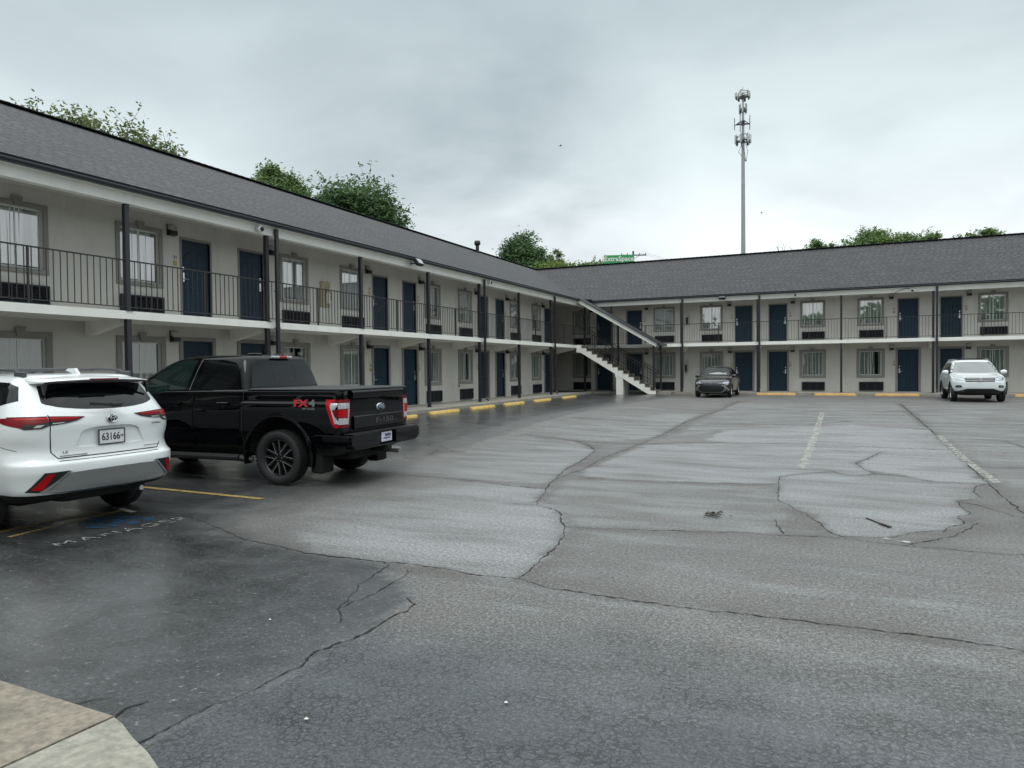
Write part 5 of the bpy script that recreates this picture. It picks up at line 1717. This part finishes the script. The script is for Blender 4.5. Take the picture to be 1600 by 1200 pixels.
bd.use('ink'); bd.prism([(math.cos(t * PI / 10) * .056, 1.222 + math.sin(t * PI / 10) * .037) for t in range(20)], -1.066, -1.050, 'x'); bd.use('chrome')
ring(bd, 0, 1.222, .062, .042, .0065, -1.072); ring(bd, 0, 1.222, .022, .036, .005, -1.074); ring(bd, 0, 1.242, .042, .015, .005, -1.074)
bdo = link('emblem', smooth(bd.mesh('emblem')), suv)
text_on('lettering', suv, 'LE', .04, 'badgegrey', (-1.070, .545, .895), REAR_E, .002, 1.5, .001)
b = MB().use('badgegrey'); b.box(-1.068, -1.060, .30, .60, .853, .862); b.box(-1.068, -1.060, -.60, -.40, .872, .881); link('nameplate', b.mesh('nameplate'), suv)
text_on('lettering', suv, 'HYBRID', .026, 'badgegrey', (-1.048, -.585, 1.135), REAR_E, .002, 1.3, .0012)
# side glass, doors, handles, mirrors
for s_, view in ((1, 'left'), (-1, 'right')):
    g = put_panel('side_window', suv, bv, view, [(-.70, 1.452), (-.60, 1.60), (-.45, 1.645), (.20, 1.672), (.20, 1.345), (-.50, 1.40)], 'carglass', .004, .05)
    for dx0, dx1 in ((.32, 1.28), (1.36, 2.36)):
        dr = put_panel('door', suv, bv, view, [(dx0 + (.22 if dx0 < 1 else 0), .46), (dx1, .46), (dx1, 1.22), (dx0, 1.27), (dx0, .88)], 'whitep', .004, .07)
        b = MB().use('whitep'); b.bbox(dx0 + .06, dx0 + .26, s_ * .975 - .012, s_ * .975 + .012, 1.08, 1.115, .005); link('handle', b.mesh('handle'), dr)
    put_panel('side_window', suv, bv, view, [(.30, 1.345), (1.22, 1.30), (1.18, 1.655), (.30, 1.672)], 'carglass', .004, .06)
    put_panel('side_window', suv, bv, view, [(1.34, 1.29), (2.18, 1.25), (1.72, 1.56), (1.34, 1.64)], 'carglass', .004, .06)
    mirror_obj(suv, 2.15, s_ * .90, 1.22, 'whitep', s_)
    b = MB().use('darksteel'); y = s_ * .625
    b.path([(1.55, y, 1.70), (1.45, y, 1.765), (1.2, y, 1.785), (.0, y, 1.79), (-.35, y, 1.775), (-.50, y, 1.72)], .016, 8)
    b.bbox(-.54, -.36, y - .022, y + .022, 1.70, 1.765, .012); b.bbox(1.42, 1.58, y - .022, y + .022, 1.70, 1.765, .012)
    link('roof_rail', smooth(b.mesh('roof_rail')), suv)
put_panel('windscreen', suv, bv, 'front', [(-.76, 1.20), (.76, 1.20), (.60, 1.66), (-.60, 1.66)], 'screen', .004, .07)
b = MB().use('darksteel')
b.path([(.15, -.62, 1.79), (.15, .62, 1.79)], .018, 8); b.path([(.95, -.62, 1.785), (.95, .62, 1.785)], .018, 8); link('roof_crossbar', smooth(b.mesh('roof_crossbar')), suv)
b = MB().use('whitep'); b.prism([(-.42, 1.738), (-.28, 1.775), (-.33, 1.80), (-.44, 1.80), (-.50, 1.735)], -.018, .018, 'y'); link('antenna_fin', b.mesh('antenna_fin'), suv)
for i, (x, y) in enumerate(((0, .84), (0, -.84), (2.85, .84), (2.85, -.84))): wheel(suv, x, y, .378, .235, .245, 'suv', i + 1)

# ======== black pickup
trk = vehicle('pickup_truck', (-7.82, 9.18, 0), PI + R(3.5), 'black crew-cab pickup truck with covered bed, between the white suv and the motel walk', 'pickup truck')
L = [(.47, -.95, 4.40, .90, .08, .3, .02, .1), (.52, -1.08, 4.50, .945, .09, .35, .02, .12), (.62, -1.14, 4.58, .965, .10, .35, .03, .15), (.72, -1.155, 4.60, .972, .10, .35, .03, .15), (.77, -1.16, 4.60, 1.0, .10, .35, .03, .15), (.95, -1.165, 4.60, 1.005, .10, .35, .03, .15),
     (1.12, -1.17, 4.58, 1.003, .10, .35, .03, .15), (1.24, -1.17, 4.50, .995, .10, .35, .03, .15), (1.285, -1.17, 4.35, .965, .09, .35, .03, .15), (1.36, -1.17, 3.55, .958, .09, .25, .03, .12), (1.425, -1.168, 3.40, .950, .09, .22, .03, .12), (1.445, -1.155, 3.36, .935, .09, .22, .02, .12),
     (1.450, .60, 3.35, .930, .10, .22, .02, .12), (1.50, .615, 3.24, .918, .11, .22, .02, .12), (1.70, .66, 2.88, .865, .12, .22, .025, .12), (1.88, .71, 2.52, .805, .13, .22, .03, .1), (1.955, .745, 2.30, .76, .13, .22, .03, .1), (1.995, .80, 2.06, .66, .13, .2, .03, .08), (2.015, .95, 1.75, .40, .1, .15, .02, .05)]
me, bv = car_body('body', L, 'blackp', ((0, 1.0, .46), (3.695, 1.0, .46)), .575, 4, None, low=.55)
body = link('body', me, trk)
arch_trim(trk, 0, .46, .575, .655, .90, 1.010, 'blackp', -14, 194, 'fender_flare'); arch_trim(trk, 3.695, .46, .575, .655, .90, 1.010, 'blackp', -14, 194, 'fender_flare')
for s_, view in ((1, 'left'), (-1, 'right')):
    f1 = [(.74, .50), (1.60, .50), (1.60, 1.40), (.78, 1.40), (.60, 1.15), (.74, .9)]
    for k, pts in enumerate(([(.80, .50), (1.62, .50), (1.62, 1.395), (.70, 1.395), (.70, .98)], [(1.66, .50), (2.72, .50), (2.78, 1.20), (2.70, 1.385), (1.66, 1.395)])):
        dr = put_panel('door', trk, bv, view, pts, 'blackp', .006, .08)
        hx = .92 if k == 0 else 1.90
        b = MB().use('blackp'); b.bbox(hx, hx + .24, s_ * 1.018 - .016, s_ * 1.018 + .016, 1.225, 1.262, .008); b.use('under'); b.lathe([(-.002, 0), (-.002, .05)], 14, (hx + .11, s_ * 1.0085, 1.225), 'y'); link('handle', b.mesh('handle'), dr)
    put_panel('side_window', trk, bv, view, [(1.675, 1.462), (1.52, 1.935), (.86, 1.925), (.80, 1.85), (.87, 1.56), (.96, 1.475), (1.05, 1.455)], 'carglass', .003, .05, 0)
    put_panel('side_window', trk, bv, view, [(1.86, 1.462), (1.74, 1.93), (2.05, 1.92), (2.30, 1.855), (2.48, 1.75), (2.72, 1.56), (2.70, 1.37), (2.45, 1.36), (2.24, 1.45)], 'frontglass', .003, .05, 0)
    seam(body, bv, view, [(.665, 1.47), (.668, .50)], .016)
    seam(body, bv, view, [(1.79, 1.45), (1.64, 1.94)], .006, name='window_trim', mname='rimedge')
    seam(body, bv, view, [(.70, 1.44), (1.2, 1.435), (2.3, 1.42)], .010, name='window_trim', mname='darksteel')
    b = MB().use('plastic'); b.path([(.55, s_ * .90, .36), (.72, s_ * 1.00, .40), (2.95, s_ * 1.00, .40), (3.08, s_ * .90, .36)], .055, 10); link('running_board', smooth(b.mesh('running_board')), trk)
    mirror_obj(trk, 2.78, s_ * .92, 1.42, 'blackp', s_, 1.35)
    t = text_on('lettering', trk, 'FX', .135, 'badgered', (-.46, s_ * 1.012, 1.255), LEFT_E if s_ > 0 else RIGHT_E, .002, 1.6, .006)
    t.location.x = -.455 if s_ > 0 else -.64
    t = text_on('lettering', trk, '4', .135, 'badgegrey', (-.67, s_ * 1.012, 1.255), LEFT_E if s_ > 0 else RIGHT_E, .002, 1.5, .006)
    t.location.x = -.665 if s_ > 0 else -.45
    t = text_on('lettering', trk, 'OFF ROAD', .04, 'badgegrey', (-.60, s_ * 1.012, 1.175), LEFT_E if s_ > 0 else RIGHT_E, .002, 1.2, .001)
    # tail light, wrapping the corner
    f = (lambda p: p) if s_ > 0 else mir
    o = put_panel('tail_light', trk, bv, 'rear', f([(.765, 1.315), (.985, 1.315), (.99, .90), (.79, .90), (.765, .93)]), 'red', .010, .03)
    put_panel('reverse_light', o, bv, 'rear', f([(.785, 1.262), (.985, 1.262), (.985, 1.175), (.785, 1.180)]), 'clear', .014, .03)
    put_panel('reverse_light', o, bv, 'rear', f([(.80, 1.035), (.985, 1.04), (.985, .945), (.81, .945)]), 'clear', .014, .03)
    put_panel('lens', o, bv, 'rear', f([(.82, 1.165), (.985, 1.165), (.985, 1.05), (.82, 1.05)]), 'redb', .014, .03)
    put_panel('lens_rim', o, bv, 'rear', f([(.785, 1.175), (.812, 1.175), (.82, 1.04), (.80, 1.035)]), 'clear', .0145, .02)
    o2 = put_panel('lens', o, bv, view, [(-1.145, 1.315), (-.885, 1.315), (-.90, 1.23), (-1.01, .95), (-1.06, .90), (-1.145, .90)], 'redb', .010, .03)
    put_panel('lens', o, bv, view, [(-1.145, 1.262), (-.985, 1.262), (-.975, 1.22), (-1.06, .96), (-1.145, .945)], 'clear', .014, .03)
    put_panel('lens', o, bv, view, [(-1.145, 1.165), (-1.02, 1.165), (-1.07, 1.05), (-1.145, 1.05)], 'red', .018, .03)
# tailgate
tg = put_panel('tailgate', trk, bv, 'rear', [(-.755, .80), (.755, .80), (.755, 1.432), (-.755, 1.432)], 'blackp', .008, .06)
b = MB().use('blackp'); b.prism([(-1.176, 1.30), (-1.202, 1.325), (-1.205, 1.415), (-1.18, 1.44)], -.75, .75, 'y'); b.prism([(-1.176, .85), (-1.190, .87), (-1.190, 1.04), (-1.176, 1.055)], -.70, .70, 'y'); link('tailgate_trim', b.mesh('tailgate_trim'), tg)
text_on('lettering', tg, 'F-150', .115, 'greyp', (-1.192, -.14, .955), REAR_E, .003, 2.0, .002)
em = MB().use('chrome'); em.lathe([(-.012, 0), (-.012, .95), (-.006, 1.0), (0, 1.0)], 32, (0, 0, 0), 'x')
emo = link('emblem', smooth(em.mesh('emblem')), tg); emo.location = (-1.182, -.04, 1.165); emo.scale = (1, .125, .062)
em = MB().use('badgeblue'); em.lathe([(-.016, 0), (-.016, .84), (-.010, .87)], 32, (0, 0, 0), 'x')
o = link('emblem_field', smooth(em.mesh('emblem_field')), emo)
text_on('lettering', tg, 'Ford', .062, 'chrome', (-1.200, -.04, 1.165), REAR_E, .001, 1.25, .0)

b = MB().use('clear'); b.box(-1.184, -1.178, -.70, -.60, .872, .892); link('nameplate', b.mesh('nameplate'), tg)
text_on('lettering', tg, 'XLT', .05, 'clear', (-1.182, .70, .83), REAR_E, .002, 1.3, .002) if False else None
# bumper
b = MB().use('blackp')
for s_ in (-1, 1):
    b.prism([(s_ * .24, .585), (s_ * .24, .795), (s_ * .92, .795), (s_ * 1.0, .775), (s_ * 1.0, .64), (s_ * .90, .575)], -1.345, -1.17, 'x')
    b.prism([(-1.17, .62), (-1.30, .64), (-1.30, .775), (-1.17, .79), (-.70, .79), (-.66, .76), (-.66, .62)], s_ * .985, s_ * 1.008, 'y')
b.box(-1.30, -1.17, -.24, .24, .60, .79)
bu = link('rear_bumper', b.mesh('rear_bumper'), trk)
md = bu.modifiers.new('bevel', 'BEVEL'); md.width = .014; md.segments = 2
b = MB().use('plastic'); b.box(-1.34, -1.17, -.95, .95, .7955, .805); b.box(-1.32, -1.17, -.9, .9, .565, .584); link('step_pad', b.mesh('step_pad'), bu)
b = MB().use('licenceb'); b.bbox(-1.318, -1.302, -.152, .152, .62, .77, .003); b.use('badgeblue'); b.box(-1.3195, -1.3178, -.12, .06, .70, .745); b.box(-1.3195, -1.3178, -.10, .10, .66, .685)
lp = link('licence_plate', b.mesh('licence_plate'), bu)
b = MB().use('under'); b.box(-1.36, -1.0, -.05, .05, .47, .56); b.tube((-1.38, .0, .515), (-1.20, 0, .515), .045, .045, 10); b.tube((-1.30, .62, .52), (-1.345, .62, .68), .0, .0, 4) if False else None
b.use('steel'); b.tube((-1.50, -.10, .50), (-1.34, -.10, .505), .022, .022, 8); b.tube((-1.36, -.10, .505), (-1.34, .0, .51), .02, .02, 8); link('tow_hitch', b.mesh('tow_hitch'), trk)
b = MB().use('steel'); b.tube((-1.18, -.62, .40), (-.7, -.62, .42), .045, .045, 12); link('exhaust', b.mesh('exhaust'), trk)
b = MB().use('under'); b.bbox(-1.05, 4.2, -.62, .62, .38, .56, .04); b.tube((0, -.8, .42), (0, .8, .42), .07, .07, 10); b.lathe([(-.15, 0), (-.12, .12), (.12, .12), (.15, 0)], 14, (0, 0, .42), 'y'); b.bbox(-.75, -.55, .60, .92, .20, .62, .02); b.bbox(-.75, -.55, -.92, -.60, .20, .62, .02); link('chassis', b.mesh('chassis'), trk)
# bed cover in three folds
b = MB().use('tonneau')
for x0, x1 in ((-1.14, -.58), (-.565, .0), (.015, .585)): b.bbox(x0, x1, -.90, .90, 1.446, 1.476, .010)
link('bed_cover', b.mesh('bed_cover'), trk)
b = MB().use('blackp')
for s_ in (-1, 1): b.bbox(-1.15, .60, s_ * .925 - .022, s_ * .925 + .022, 1.442, 1.462, .006)
b.bbox(-1.172, -1.12, -.90, .90, 1.440, 1.462, .008)
link('bed_rail', b.mesh('bed_rail'), trk)
# cab glass and roof pieces
rg = put_panel('rear_window', trk, bv, 'rear', [(-.80, 1.495), (.80, 1.495), (.79, 1.60), (.70, 1.905), (.62, 1.925), (-.62, 1.925), (-.70, 1.905), (-.79, 1.60)], 'carglass', .004, .05)
seam(rg, BVHTree.FromPolygons([v.co.copy() for v in rg.data.vertices], [tuple(p.vertices) for p in rg.data.polygons]), 'rear', [(.27, 1.57), (.27, 1.86), (-.27, 1.86), (-.27, 1.57)], .014, True, 'window_frame', 'plastic')
b = MB().use('clear'); b.bbox(.675, .74, -.24, .24, 1.955, 1.995, .008); b.use('redb'); b.bbox(.668, .70, -.09, .09, 1.958, 1.992, .004); link('brake_light', b.mesh('brake_light'), trk)
b = MB().use('blackp'); b.bbox(.95, 1.15, .18, .34, 2.005, 2.045, .015); b.bbox(.95, 1.10, -.36, -.24, 2.005, 2.035, .012); link('roof_marker', b.mesh('roof_marker'), trk)
put_panel('windscreen', trk, bv, 'front', [(-.84, 1.47), (.84, 1.47), (.70, 1.90), (-.70, 1.90)], 'screen', .004, .07)
put_panel('grille', trk, bv, 'front', [(-.62, .75), (.62, .75), (.66, 1.20), (-.66, 1.20)], 'plastic', .006, .08)
for s_ in (-1, 1): put_panel('headlight', trk, bv, 'front', [(s_ * .68, .85), (s_ * .92, .85), (s_ * .92, 1.18), (s_ * .68, 1.18)][::s_], 'headlamp', .006, .06)
for i, (x, y) in enumerate(((0, .865), (0, -.865), (3.695, .865), (3.695, -.865))): wheel(trk, x, y, .42, .275, .288, 'truck', i * 2)

# ======== small dark sedan, facing the camera
sed = vehicle('parked_sedan', (-5.48, 37.22, .285), R(-90), 'small dark grey sedan facing out, parked by the far wing right of the staircase', 'sedan')
L = [(.17, -.55, 3.22, .66, .2, .3, .05, .12), (.24, -.72, 3.32, .76, .25, .4, .06, .16), (.36, -.80, 3.40, .825, .3, .45, .08, .22), (.52, -.85, 3.43, .845, .3, .45, .08, .24), (.64, -.86, 3.41, .848, .3, .45, .08, .26), (.74, -.86, 3.33, .845, .3, .45, .08, .26), (.82, -.85, 3.20, .838, .3, .42, .08, .24), (.90, -.80, 2.92, .82, .3, .4, .08, .2), (.97, -.68, 2.50, .795, .3, .35, .06, .15), (1.03, -.35, 2.22, .765, .28, .3, .05, .12),
     (1.15, -.02, 1.96, .70, .25, .25, .05, .1), (1.30, .32, 1.64, .625, .2, .25, .05, .1), (1.40, .58, 1.36, .55, .2, .2, .04, .08), (1.455, .78, 1.15, .44, .18, .2, .03, .05), (1.47, .88, 1.02, .28, .1, .1, .02, .03)]
me, bv = car_body('body', L, 'greyp', ((0, .84, .32), (2.57, .84, .32)), .345, 4, None, low=.3)
link('body', me, sed)
put_panel('windscreen', sed, bv, 'front', [(-.69, 1.035), (-.35, 1.025), (.35, 1.025), (.69, 1.035), (.55, 1.335), (.35, 1.375), (-.35, 1.375), (-.55, 1.335)], 'screen', .012, .04)
put_panel('rear_window', sed, bv, 'rear', [(-.62, 1.05), (.62, 1.05), (.50, 1.34), (-.50, 1.34)], 'carglass', .004, .07)
g = put_panel('grille', sed, bv, 'front', [(-.50, .47), (-.42, .58), (.42, .58), (.50, .47), (.58, .36), (.40, .28), (-.40, .28), (-.58, .36)], 'plastic', .012, .05)
put_panel('grille_surround', sed, bv, 'front', [(.50, .60), (.60, .52), (.66, .38), (.50, .24), (-.50, .24), (-.66, .38), (-.60, .52), (-.50, .60), (-.47, .585), (-.57, .50), (-.61, .38), (-.47, .265), (.47, .265), (.61, .38), (.57, .50), (.47, .585)], 'silverp', .018, .05)
put_panel('grille_slot', sed, bv, 'front', [(-.40, .655), (-.36, .675), (.36, .675), (.40, .655)], 'plastic', .012, .05)
for s_, f in ((1, lambda p: p), (-1, mir)):
    o = put_panel('headlight', sed, bv, 'front', f([(.46, .685), (.60, .735), (.76, .765), (.80, .72), (.76, .60), (.66, .60)]), 'headlamp', .010, .04)
    put_panel('lens', o, bv, 'front', f([(.62, .70), (.74, .73), (.74, .66), (.66, .64)]), 'clear', .014, .04)
    put_panel('bumper_trim', sed, bv, 'front', f([(.56, .585), (.60, .60), (.80, .36), (.74, .32)]), 'silverp', .012, .04)
    view = 'left' if s_ > 0 else 'right'
    dr = put_panel('door', sed, bv, view, [(1.28, .30), (2.15, .30), (2.12, .93), (1.28, .96)], 'greyp', .004, .08)
    b = MB().use('greyp'); b.bbox(1.36, 1.52, s_ * .852 - .01, s_ * .852 + .01, .82, .845, .004); link('handle', b.mesh('handle'), dr)
    put_panel('side_window', sed, bv, view, [(.35, 1.02), (1.22, 1.0), (1.22, 1.36), (.75, 1.34)], 'carglass', .003, .06); put_panel('side_window', sed, bv, view, [(1.28, 1.0), (2.08, .985), (1.62, 1.27), (1.28, 1.36)], 'carglass', .003, .06)
    mirror_obj(sed, 2.0, s_ * .76, 1.0, 'greyp', s_, .85)
b = MB().use('chrome'); ring(b, 0, .675, .055, .038, .007, 3.405); b.box(3.395, 3.402, -.05, .05, .66, .69); link('emblem', smooth(b.mesh('emblem')), sed)
for i, (x, y) in enumerate(((0, .74), (0, -.74), (2.57, .74), (2.57, -.74))): wheel(sed, x, y, .305, .185, .205, 'suv', i)

# ======== compact white suv, facing the camera
cs = vehicle('compact_suv', (4.86, 35.35, .275), R(-90), 'white compact suv with a black sunroof facing out, by the far wing', 'suv')
L = [(.26, -.60, 3.20, .70, .2, .3, .05, .12), (.34, -.78, 3.30, .80, .25, .4, .06, .16), (.45, -.88, 3.40, .87, .3, .42, .07, .2), (.60, -.92, 3.44, .90, .3, .42, .08, .22), (.74, -.93, 3.44, .905, .3, .42, .08, .24), (.84, -.92, 3.39, .90, .3, .42, .08, .24), (.93, -.91, 3.26, .89, .3, .40, .08, .22), (1.00, -.90, 3.00, .875, .3, .38, .08, .2), (1.06, -.89, 2.62, .86, .3, .35, .08, .16), (1.11, -.88, 2.32, .845, .28, .3, .07, .14),
     (1.20, -.84, 2.14, .815, .26, .28, .07, .12), (1.38, -.72, 1.82, .745, .24, .25, .06, .1), (1.53, -.60, 1.54, .68, .22, .25, .05, .1), (1.61, -.48, 1.36, .62, .2, .2, .04, .08), (1.65, -.30, 1.15, .52, .2, .2, .03, .06), (1.665, -.1, .95, .36, .1, .1, .02, .03)]
me, bv = car_body('body', L, 'whitep', ((0, .89, .36), (2.60, .89, .36)), .395, 4, None, low=.42)
link('body', me, cs)
put_panel('windscreen', cs, bv, 'front', [(-.76, 1.13), (-.4, 1.12), (.4, 1.12), (.76, 1.13), (.60, 1.54), (.3, 1.56), (-.3, 1.56), (-.60, 1.54)], 'screen', .014, .04)
put_panel('sunroof', cs, bv, 'top', [(-.05, -.46), (1.22, -.50), (1.22, .50), (-.05, .46)], 'carglass', .008, .07)
b = MB().use('carglass'); b.bbox(.10, 1.02, -.42, .42, 1.650, 1.700, .015); link('sunroof_lid', b.mesh('sunroof_lid'), cs)
put_panel('rear_window', cs, bv, 'rear', [(-.66, 1.15), (.66, 1.15), (.56, 1.50), (-.56, 1.50)], 'carglass', .004, .07)
put_panel('grille', cs, bv, 'front', [(-.47, .79), (.47, .79), (.50, .945), (-.50, .945)], 'plastic', .016, .03)
for z in (.84, .90): put_panel('grille_bar', cs, bv, 'front', [(-.47, z), (.47, z), (.47, z + .008), (-.47, z + .008)], 'chrome', .026, .05)
put_panel('lower_grille', cs, bv, 'front', [(-.70, .42), (-.42, .52), (.42, .52), (.70, .42), (.72, .33), (-.72, .33)], 'plastic', .010, .05)
for s_, f in ((1, lambda p: p), (-1, mir)):
    o = put_panel('headlight', cs, bv, 'front', f([(.49, .82), (.50, .945), (.66, .965), (.80, .975), (.82, .90), (.76, .83)]), 'headlamp', .010, .04)
    put_panel('lens', o, bv, 'front', f([(.54, .85), (.56, .92), (.64, .93), (.64, .86)]), 'clear', .014, .03)
    o = put_panel('fog_light', cs, bv, 'front', f([(.58, .60), (.62, .655), (.76, .65), (.80, .60), (.76, .555), (.62, .56)]), 'plastic', .010, .03)
    put_panel('lens', o, bv, 'front', f([(.64, .585), (.64, .63), (.71, .63), (.71, .585)]), 'headlamp', .014, .03)
    view = 'left' if s_ > 0 else 'right'
    dr = put_panel('door', cs, bv, view, [(1.20, .46), (2.18, .46), (2.22, 1.06), (1.20, 1.09)], 'whitep', .004, .08)
    b = MB().use('whitep'); b.bbox(1.28, 1.46, s_ * .915 - .01, s_ * .915 + .01, .93, .96, .004); link('handle', b.mesh('handle'), dr)
    put_panel('side_window', cs, bv, view, [(-.45, 1.20), (.20, 1.15), (1.14, 1.13), (1.14, 1.52), (-.2, 1.50)], 'carglass', .003, .06); put_panel('side_window', cs, bv, view, [(1.20, 1.13), (2.10, 1.11), (1.70, 1.38), (1.20, 1.53)], 'carglass', .003, .06)
    mirror_obj(cs, 2.05, s_ * .86, 1.15, 'whitep', s_, .95)
    put_panel('sill_trim', cs, bv, view, [(.42, .30), (2.18, .30), (2.18, .44), (.42, .44)], 'plastic', .008, .08)
    b = MB().use('steel'); b.path([(-.45, s_ * .60, 1.60), (-.35, s_ * .60, 1.66), (1.15, s_ * .59, 1.67), (1.28, s_ * .58, 1.60)], .014, 6); link('roof_rail', b.mesh('roof_rail'), cs)
arch_trim(cs, 0, .36, .395, .45, .80, .912, 'plastic'); arch_trim(cs, 2.60, .36, .395, .45, .80, .908, 'plastic')
b = MB().use('chrome'); ring(b, 0, .875, .062, .062, .007, 3.475)
b.path([(3.475, -.035, .92), (3.475, 0, .88), (3.475, .035, .92)], .005, 6); b.path([(3.475, -.045, .895), (3.475, -.022, .832), (3.475, 0, .87), (3.475, .022, .832), (3.475, .045, .895)], .005, 6)
link('emblem', smooth(b.mesh('emblem')), cs)
b = MB().use('licence'); b.bbox(3.47, 3.482, -.18, .18, .60, .70, .004); link('plate_blank', b.mesh('plate_blank'), cs) if False else None
for i, (x, y) in enumerate(((0, .785), (0, -.785), (2.60, .785), (2.60, -.785))): wheel(cs, x, y, .350, .225, .235, 'suv', i)

# ------------------------------------------------------------------ the tree belt across the road behind the photographer
rnd = random.Random(77)
lf = MB().use('leaf_dark')
for i in range(260):
    a = R(rnd.uniform(150, 395)); d = rnd.uniform(44, 56)
    cx, cy = math.cos(a) * d, math.sin(a) * d
    if cx < -13 and cy > -10: continue
    hgt = rnd.uniform(6, 12)
    for _ in range(110):
        v = Vector((rnd.gauss(0, 1.5), rnd.gauss(0, 1.5), 0)); p = Vector((cx, cy, rnd.uniform(0, hgt))) + v
        u = Vector((rnd.uniform(-1, 1), rnd.uniform(-1, 1), rnd.uniform(-1, 1))).normalized(); w_ = u.orthogonal().normalized(); L_ = rnd.uniform(.5, 1.1)
        lf.add([p - u * L_, p - w_ * L_ * .6, p + u * L_, p + w_ * L_ * .6], [(0, 1, 2, 3)])
me = bpy.data.meshes.new('tree_belt'); me.from_pydata(lf.v, [], lf.f); me.materials.append(M['leaf_dark'])
tag(link('tree_belt', me), 'dark belt of trees across the road, seen only mirrored in glass and paint', 'tree belt', kind='stuff')
